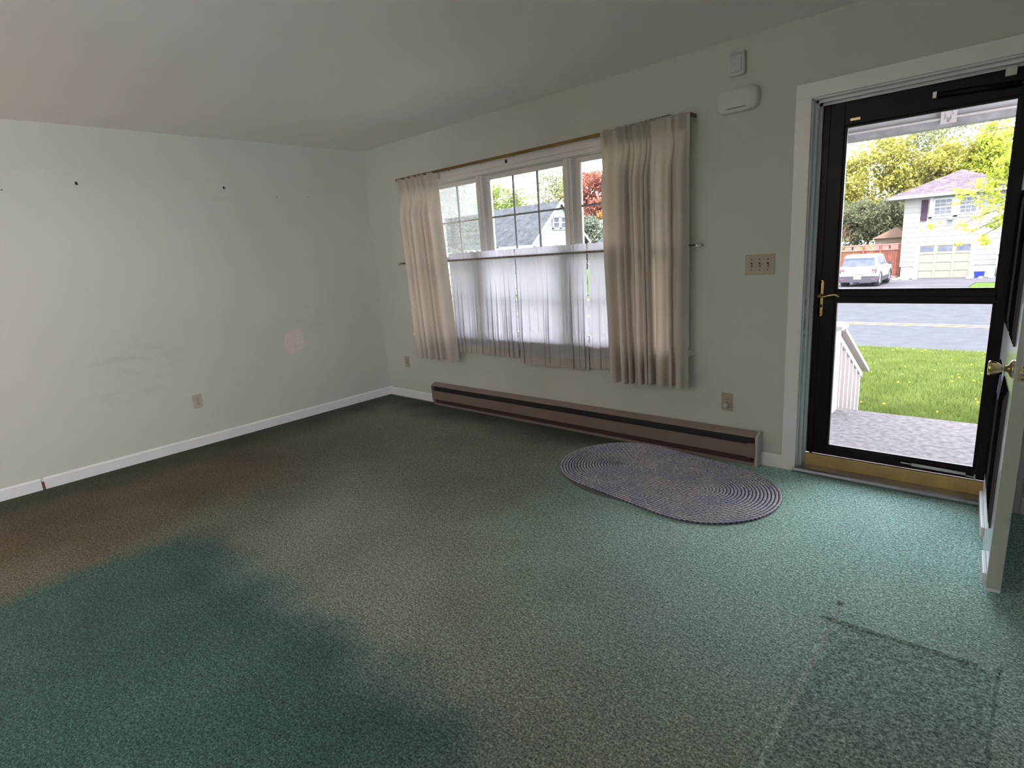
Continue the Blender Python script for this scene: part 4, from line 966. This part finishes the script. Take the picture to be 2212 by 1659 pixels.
# ------------------------------------------------------------------ car
def car():
    o = tag(empty('car', (-2.05, 32.0, gz(33.6)+.0), 0), 'white sport utility car parked on the driveway, rear and right side showing', 'car')
    # local: +y forward, x right; rear face at y = 0
    W2 = .915
    def sect(poly, y): return [(x, y, z) for x, z in poly]
    def loft(secs, mat, name, smooth=False, par=o):
        n = len(secs[0]); vs = [p for s in secs for p in s]; fs = []
        for j in range(len(secs)-1):
            for i in range(n): fs.append((j*n+i, j*n+(i+1) % n, (j+1)*n+(i+1) % n, (j+1)*n+i))
        fs.append(tuple(range(n))[::-1]); fs.append(tuple(range((len(secs)-1)*n, len(secs)*n)))
        return MB().add(vs, fs, smooth).build(name, mat, par)
    def body(w, z0, z1, c=.06): return [(-w+c*.6, z0), (w-c*.6, z0), (w, z0+c), (w+.01, (z0+z1)/2), (w-.01, z1-c), (w-c*1.2, z1), (-w+c*1.2, z1), (-w+.01, z1-c), (-w-.01, (z0+z1)/2), (-w, z0+c)]
    secs = [sect(body(.84, .62, 1.10), 0.02), sect(body(.90, .58, 1.13), .10), sect(body(W2, .52, 1.14), .45), sect(body(W2, .46, 1.13), 2.0), sect(body(W2, .46, 1.10), 3.1), sect(body(.90, .50, 1.06), 3.9), sect(body(.84, .55, .98), 4.36)]
    loft(secs, M['carw'], 'body')
    gh = lambda w0, w1, z0, z1: [(-w0, z0), (w0, z0), (w1, z1), (-w1, z1)]
    loft([sect(gh(.80, .70, 1.10, 1.58), .16), sect(gh(.83, .74, 1.12, 1.64), .45), sect(gh(.84, .74, 1.10, 1.66), 2.2), sect(gh(.82, .60, 1.06, 1.10), 3.35)], M['carg'], 'window_glass')
    loft([sect(body(.70, 1.56, 1.66, .04), .12), sect(body(.745, 1.58, 1.72, .05), .5), sect(body(.745, 1.60, 1.73, .05), 1.6), sect(body(.70, 1.58, 1.68, .04), 2.35)], M['carw'], 'roof')
    for s in (-1, 1):
        m_ = MB()
        for (ya, yb, yt0, yt1) in ((.50, .64, .46, .56), (1.45, 1.53, 1.42, 1.50), (2.72, 2.86, 2.14, 2.26)):
            m_.add([(s*.835, ya, 1.10), (s*.835, yb, 1.10), (s*.742, yt1, 1.63), (s*.742, yt0, 1.63), (s*.80, ya, 1.10), (s*.80, yb, 1.10), (s*.70, yt1, 1.63), (s*.70, yt0, 1.63)], [(0, 1, 2, 3), (4, 7, 6, 5), (0, 3, 7, 4), (1, 5, 6, 2), (0, 4, 5, 1), (3, 2, 6, 7)])
        m_.build('pillar', M['carw'], o)
    # cladding: bumpers and sills
    loft([sect(body(.80, .30, .62, .05), -.03), sect(body(.92, .28, .64, .05), .08), sect(body(.925, .28, .58, .05), .34)], M['carb'], 'rear_bumper')
    loft([sect(body(.90, .28, .56, .05), 4.0), sect(body(.80, .30, .60, .05), 4.42)], M['carb'], 'front_bumper')
    for s in (-1, 1): MB().box(s*.86, s*.935, 1.15, 3.15, .26, .50, .02).build('sill', M['carb'], o)
    # arches and wheels
    for s in (-1, 1):
        for y in (.82, 3.50):
            ar = MB(); pr = []
            for k in range(13): a = PI*k/12; pr.append((y+.46*math.cos(a), .36+.46*math.sin(a)))
            for k in range(13): a = PI-PI*k/12; pr.append((y+.38*math.cos(a), .36+.38*math.sin(a)))
            ar.prism(pr, 'x', s*.90, s*.94); ar.build('wheel_arch', M['carb'], o)
            wh = MB().lathe([(.20, -.11), (.33, -.11), (.355, -.08), (.355, .08), (.33, .11), (.20, .11)], AX((s*.80, y, .355), (1, 0, 0)), 28).build('wheel', M['tyre'], o)
            rmb = MB().lathe([(.0, .105), (.06, .112), (.06, .10), (.20, .10), (.215, .112), (.215, .08), (0, .06)], AX((s*.80, y, .355), (s, 0, 0)), 24)
            for k in range(5):
                a = 2*PI*k/5; rmb.tube([(s*.895, y+.05*math.cos(a), .355+.05*math.sin(a)), (s*.905, y+.20*math.cos(a), .355+.20*math.sin(a))], .022, 6)
            rmb.build('rim', M['rim'], wh)
            MB().lathe([(.0, -.2), (.39, -.2), (.39, .10), (.0, .08)], AX((s*.78, y, .36), (s, 0, 0)), 20).build('wheel_well', M['tyre'], wh)
    for s in (-1, 1):
        t_ = MB().box(s*.66, s*.86, -.005, .12, .78, 1.07, .02).build('tail_lamp', M['carb'], o)
        MB().box(s*.69, s*.83, -.012, .05, .88, .97, .01).build('lens', M['red'], t_)
        MB().box(s*.69, s*.83, -.012, .05, .98, 1.05, .01).box(s*.69, s*.80, -.012, .05, .80, .87, .01).build('clear_lens', M['lampw'], t_)
        mr = MB().box(s*.93, s*1.09, 2.62, 2.74, 1.08, 1.26, .03).build('mirror', M['carb'], o)
        MB().box(s*.66, s*.80, -.038, -.02, .44, .48, .01).build('reflector', M['red'], o)
        for y in (1.35, 2.35): MB().box(s*.915, s*.945, y-.09, y+.09, .955, .985, .01).build('door_handle', M['carb'], o)
    MB().box(-.17, .17, -.045, -.03, .46, .62, .004).build('licence_plate', M['plate'], o)
    MB().box(-.40, .40, -.002, .03, .70, .716).build('tailgate_seam', M['carb'], o)
    MB().tube([(-.55, .1, 1.14), (-.1, .06, 1.16)], .012, 6).build('wiper', M['tyre'], o)
    cu = bpy.data.curves.new('badge_text', 'FONT'); cu.body = 'BRONCO'; cu.size = .105; cu.extrude = .004; cu.align_x = 'CENTER'; cu.space_character = 1.75
    cu.materials.append(plain('badge_grey', (.30, .32, .33), .5))
    tq = bpy.data.objects.new('tailgate_text', cu); me_ = bpy.data.meshes.new_from_object(tq); bpy.data.objects.remove(tq)
    t_ = bpy.data.objects.new('tailgate_lettering', me_); COL.objects.link(t_); t_.parent = o; t_.location = (-.05, -.001, .90); t_.rotation_euler = (PI/2, 0, 0)
    return o
car()

# ------------------------------------------------------------------ trees
def branches(mb, base, h, seed, spread=.5, r0=.16, levels=3, lean=0, nb=6):
    rnd = random.Random(seed); tips = []
    def grow(p, d, L, r, lv):
        pts = [p]; rs = [r]; q = Vector(p); dd = Vector(d)
        for k in range(4):
            dd = (dd + Vector((rnd.gauss(0, .12), rnd.gauss(0, .12), rnd.gauss(.03, .06)))).normalized(); q = q + dd*L/4; pts.append(tuple(q)); rs.append(max(.012, r*(1-.17*(k+1))))
        mb.tube(pts, rs, 6 if lv < 2 else 4, caps=False)
        tips.append(tuple(q))
        if lv < levels:
            for k in range(nb if lv == 0 else 4):
                t = rnd.uniform(.35, 1) if lv == 0 else rnd.uniform(.25, 1); i = min(3, int(t*4)); a = rnd.uniform(0, 2*PI); up = rnd.uniform(.35, .9)
                nd = Vector((math.cos(a)*spread, math.sin(a)*spread, up)).normalized()
                grow(pts[i+1], (dd*.5 + nd).normalized(), L*rnd.uniform(.5, .7), max(.015, rs[i+1]*.5), lv+1)
    grow(base, (lean, 0, 1), h*.55, r0, 0); return tips
def leaves(seed, cen, rad, n, size, clusters=60, dens=.35, shell=.55, tips=None):
    rnd = random.Random(seed); vs = []; fs = []; cl = []
    for k in range(clusters):
        while True:
            p = Vector((rnd.uniform(-1, 1), rnd.uniform(-1, 1), rnd.uniform(-1, 1)))
            if shell*shell < p.length_squared < 1 or (p.length_squared < 1 and rnd.random() < .15): break
        cl.append((cen[0]+p.x*rad[0], cen[1]+p.y*rad[1], cen[2]+p.z*rad[2]))
    if tips: cl += [t for t in tips if rnd.random() < .7]
    sg = dens*(rad[0]*rad[1]*rad[2])**(1/3)*.5
    for k in range(n):
        c = rnd.choice(cl); x, y, z = c[0]+rnd.gauss(0, sg), c[1]+rnd.gauss(0, sg), c[2]+rnd.gauss(0, sg*.7)
        a = Vector((rnd.gauss(0, 1), rnd.gauss(0, 1), rnd.gauss(0, 1))).normalized(); b = a.cross(Vector((rnd.gauss(0, 1), rnd.gauss(0, 1), rnd.gauss(0, 1)))).normalized()
        s = size*rnd.uniform(.6, 1.3); P = Vector((x, y, z)); i = len(vs); d_ = a.cross(b)*s*.25
        vs += [tuple(P - a*s), tuple(P + b*s*.6 + d_), tuple(P + a*s), tuple(P - b*s*.6 + d_)]; fs.append((i, i+1, i+2, i+3))
    return vs, fs
def tree(name, base, h, cen, rad, n, size, mat, label, seed, clusters=60, dens=.35, bark=None, spread=.6, levels=3, r0=.16, shell=.5):
    o = tag(empty(name, base), label, 'tree')
    m_ = MB(); tips = branches(m_, base, h, seed, spread, r0, levels)
    rel(m_.build('trunk', bark or M['bark']), o)
    if n:
        vs, fs = leaves(seed+1, cen, rad, n, size, clusters, dens, shell)
        rel(raw('foliage', vs, fs, mat), o)
    return o
LY = leafm('yellow_olive_leaves', (.13, .12, .022), (.30, .285, .075)); LB = leafm('bright_spring_leaves', (.17, .20, .02), (.31, .34, .06))
LG = leafm('light_green_leaves', (.085, .12, .025), (.19, .23, .065)); LD = leafm('dull_green_leaves', (.05, .06, .035), (.14, .145, .085))
LR = leafm('copper_red_leaves', (.15, .05, .035), (.30, .13, .10)); LO = leafm('orange_leaves', (.24, .10, .03), (.33, .17, .06)); LS = leafm('spruce_needles', (.06, .075, .055), (.15, .165, .125), .25, 2.0)
LP = leafm('pale_spring_leaves', (.12, .135, .05), (.22, .235, .11))
g0 = gz(57)
tree('maple_tree', (-6.6, 57, g0), 10, (-6.2, 57, 4.6), (3.6, 2.6, 4.3), 15000, .15, LY, 'tall yellow-olive tree filling the left of the storm door view behind the fence', 31, 110, .32)
tree('sycamore_tree', (-2.2, 60, g0), 13, (-1.9, 60, 7.6), (3.2, 2.4, 3.4), 4200, .15, LP, 'thinly leafed pale tree rising behind the mauve hip roof', 37, 90, .40, shell=.2)
tree('linden_tree', (-1.2, 56, g0), 8, (-.9, 56, 4.4), (2.9, 2.2, 2.7), 9000, .15, LY, 'olive tree crown just left of the mauve roof peak', 47, 80, .34)
tree('elm_tree', (2.0, 56, g0), 9, (1.5, 56, 5.5), (2.0, 2.0, 2.2), 8000, .15, LB, 'bright yellow-green rounded tree behind the mauve roof peak', 41, 60, .34)
tree('oak_tree', (6.8, 58, g0), 12, (6.0, 58, 6.2), (3.4, 2.6, 4.4), 7000, .16, LG, 'green tree standing behind the right side of the mauve roof', 59, 80, .4, shell=.2)
tree('evergreen_tree', (-5.0, 51, gz(51)), 5, (-5.0, 51, 1.6), (3.0, 1.6, 2.0), 9000, .13, LD, 'dull dark green bushy tree standing low behind the board fence', 43, 70, .35)
tree('dead_tree', (-6.1, 44.6, gz(44)), 4.6, None, None, 0, 0, None, 'bare pinkish dead tree with drooping branches over the board fence', 53, bark=M['barkp'], spread=1.0, levels=3, r0=.13)
# spring maple whose branches hang into the view from the right
nt = tag(empty('young_maple_tree', (6.6, 26.5, gz(26.5))), 'bright green maple with thin branches hanging before the white house front', 'tree')
m_ = MB(); b0 = Vector((6.6, 26.5, gz(26.5))); m_.tube([b0, b0+Vector((-.1, 0, 2)), b0+Vector((-.2, .1, 4)), b0+Vector((-.1, 0, 7.5))], [.2, .17, .13, .05], 8)
rn = random.Random(77); cl = []
for (tx, ty, tz, z0) in ((2.45, 26.2, 2.3, 1.9), (2.6, 26.0, 1.2, 1.6), (2.9, 26.6, .85, 1.4), (3.3, 26.3, .7, 1.3), (2.9, 26.8, 2.6, 2.6), (3.4, 26.2, 1.9, 1.8), (3.5, 26.5, 3.3, 3.0), (3.0, 26.4, 4.6, 3.6), (3.3, 26.9, 5.2, 4.0), (3.6, 26.0, 2.6, 2.2)):
    s0 = Vector((6.45, 26.55, z0)); e0 = Vector((tx, ty, tz)); pts = []
    for k in range(9):
        t = k/8; p = s0.lerp(e0, t); p.z += .5*math.sin(PI*t) + rn.gauss(0, .03); p.y += rn.gauss(0, .06); pts.append(tuple(p))
        if t > .35:
            for j in range(4 if tz > 1.4 else 2): cl.append((p.x+rn.gauss(0, .22), p.y+rn.gauss(0, .25), p.z+rn.gauss(0, .20)))
    m_.tube(pts, [.05*(1-k/9)+.008 for k in range(9)], 5, caps=False)
rel(m_.build('trunk', M['bark']), nt)
vs = []; fs = []
for k in range(5200):
    c = rn.choice(cl); P = Vector((c[0]+rn.gauss(0, .11), c[1]+rn.gauss(0, .14), c[2]+rn.gauss(0, .075))); a = Vector((rn.gauss(0, 1), rn.gauss(0, 1), rn.gauss(0, .6))).normalized(); b = a.cross(Vector((rn.gauss(0, 1), rn.gauss(0, 1), rn.gauss(0, 1)))).normalized(); s = rn.uniform(.04, .08)
    i = len(vs); vs += [tuple(P-a*s), tuple(P+b*s*.7), tuple(P+a*s), tuple(P-b*s*.7)]; fs.append((i, i+1, i+2, i+3))
rel(raw('foliage', vs, fs, LB), nt)
# trees seen through the window
def spruce(base, h, R, seed, label):
    o = tag(empty('spruce_tree', base), label, 'tree'); m_ = MB().tube([base, (base[0], base[1], base[2]+h)], [.22, .02], 8); rel(m_.build('trunk', M['bark']), o)
    rnd = random.Random(seed); vs = []; fs = []; z = .4
    while z < h-.3:
        r = R*(1-(z/h))**.8; nb = 11
        for k in range(nb):
            a = 2*PI*k/nb + rnd.uniform(-.3, .3); L = r*rnd.uniform(.8, 1.1); dz = -.16*L
            for j in range(34):
                t = rnd.uniform(.15, 1); px = base[0]+math.cos(a)*L*t; py = base[1]+math.sin(a)*L*t; pz = base[2]+z+dz*t + .12*L*t*t
                sp = .26*(1.15-t); P = Vector((px+rnd.gauss(0, sp), py+rnd.gauss(0, sp), pz+rnd.gauss(0, .06)-.05)); d = Vector((math.cos(a+rnd.gauss(0, .6)), math.sin(a+rnd.gauss(0, .6)), rnd.gauss(-.1, .25))).normalized()
                b = d.cross(Vector((rnd.gauss(0, .4), rnd.gauss(0, .4), 1))).normalized(); s = rnd.uniform(.10, .20); i = len(vs)
                vs += [tuple(P-d*s), tuple(P+b*s*.4), tuple(P+d*s), tuple(P-b*s*.4)]; fs.append((i, i+1, i+2, i+3))
        z += .36
    rel(raw('foliage', vs, fs, LS), o)
spruce((-20.7, 20.0, gz(20)), 10.4, 3.9, 5, 'grey-green spruce tree filling the left window unit')
tree('birch_tree', (-42.6, 47, gz(47)), 11, (-42.2, 47, 5.4), (4.2, 3, 4.0), 9000, .16, LG, 'light green tree behind the left end of the grey roof', 61, 80, .38, shell=.2)
tree('bare_tree', (-36.3, 47, gz(47)), 15, None, None, 0, 0, None, 'leafless grey tree with many thin branches behind the grey roof', 67, spread=.6, levels=4, r0=.3)
tree('poplar_tree', (-33.8, 48, gz(48)), 11, (-33.8, 48, 6.4), (3.2, 2.4, 3.4), 4200, .15, LP, 'pale thin-leafed tree right of the leafless grey tree', 71, 80, .4, shell=.2)
tree('copper_beech_tree', (-27.6, 46.5, gz(46)), 9, (-27.9, 46.5, 6.2), (3.2, 2.2, 2.5), 12000, .15, LR, 'copper-red tree seen through the right window unit', 73, 90, .36)
tree('juniper_tree', (-26.6, 42.6, gz(42)), 5, (-26.6, 42.6, 1.7), (2.5, 1.4, 2.2), 9000, .14, LS, 'grey-green bushy tree below the copper-red tree', 79, 80, .36)
tree('orange_maple_tree', (-24.9, 44.6, gz(44)), 5, (-25.2, 44.0, 4.3), (1.3, .8, .6), 1600, .13, LO, 'small orange-leafed tree between the copper-red tree and the grey-green one', 83, 20, .4)
tree('hickory_tree', (-52, 50, gz(50)), 13, (-52, 50, 6), (6, 4, 5.0), 8000, .2, LG, 'green tree far behind the spruce', 89, 80, .4, shell=.2)

# ------------------------------------------------------------------ lamps behind the photographer (out of frame, they hold the two bulbs; the floor one is assumed for the warm glow, the ceiling one is added fill)
tl = tag(empty('assumed_floor_lamp', (.75, -4.55, 0)), 'assumed floor lamp with warm shade standing unseen by the left wall behind the viewer', 'lamp')
MB().lathe([(0, 0), (.15, 0), (.15, .015), (.02, .03), (.012, .05), (.012, 1.2), (0, 1.2)], Matrix.Identity(4), 20).build('base', M['brass'], tl)
MB().lathe([(.20, 1.15), (.13, 1.48)], Matrix.Identity(4), 28).build('assumed_lamp_shade', fabric('assumed_lamp_shade_cloth', (.8, .74, .62), .7), tl)
cl_ = tag(empty('ceiling_fill_lamp', (2.6, -5.0, H)), 'frosted ceiling bowl lamp added behind the viewer for fill light', 'lamp')
MB().lathe([(0, -.34), (.10, -.33), (.19, -.27), (.21, -.20)], Matrix.Identity(4), 28).build('fill_lamp_bowl', fabric('fill_lamp_frosted_glass', (.9, .9, .88), .8, .2), cl_)
MB().lathe([(0, 0), (.07, 0), (.07, -.03), (.01, -.04), (.01, -.2), (0, -.2)], Matrix.Identity(4), 16).build('fill_lamp_canopy', M['brass'], cl_)
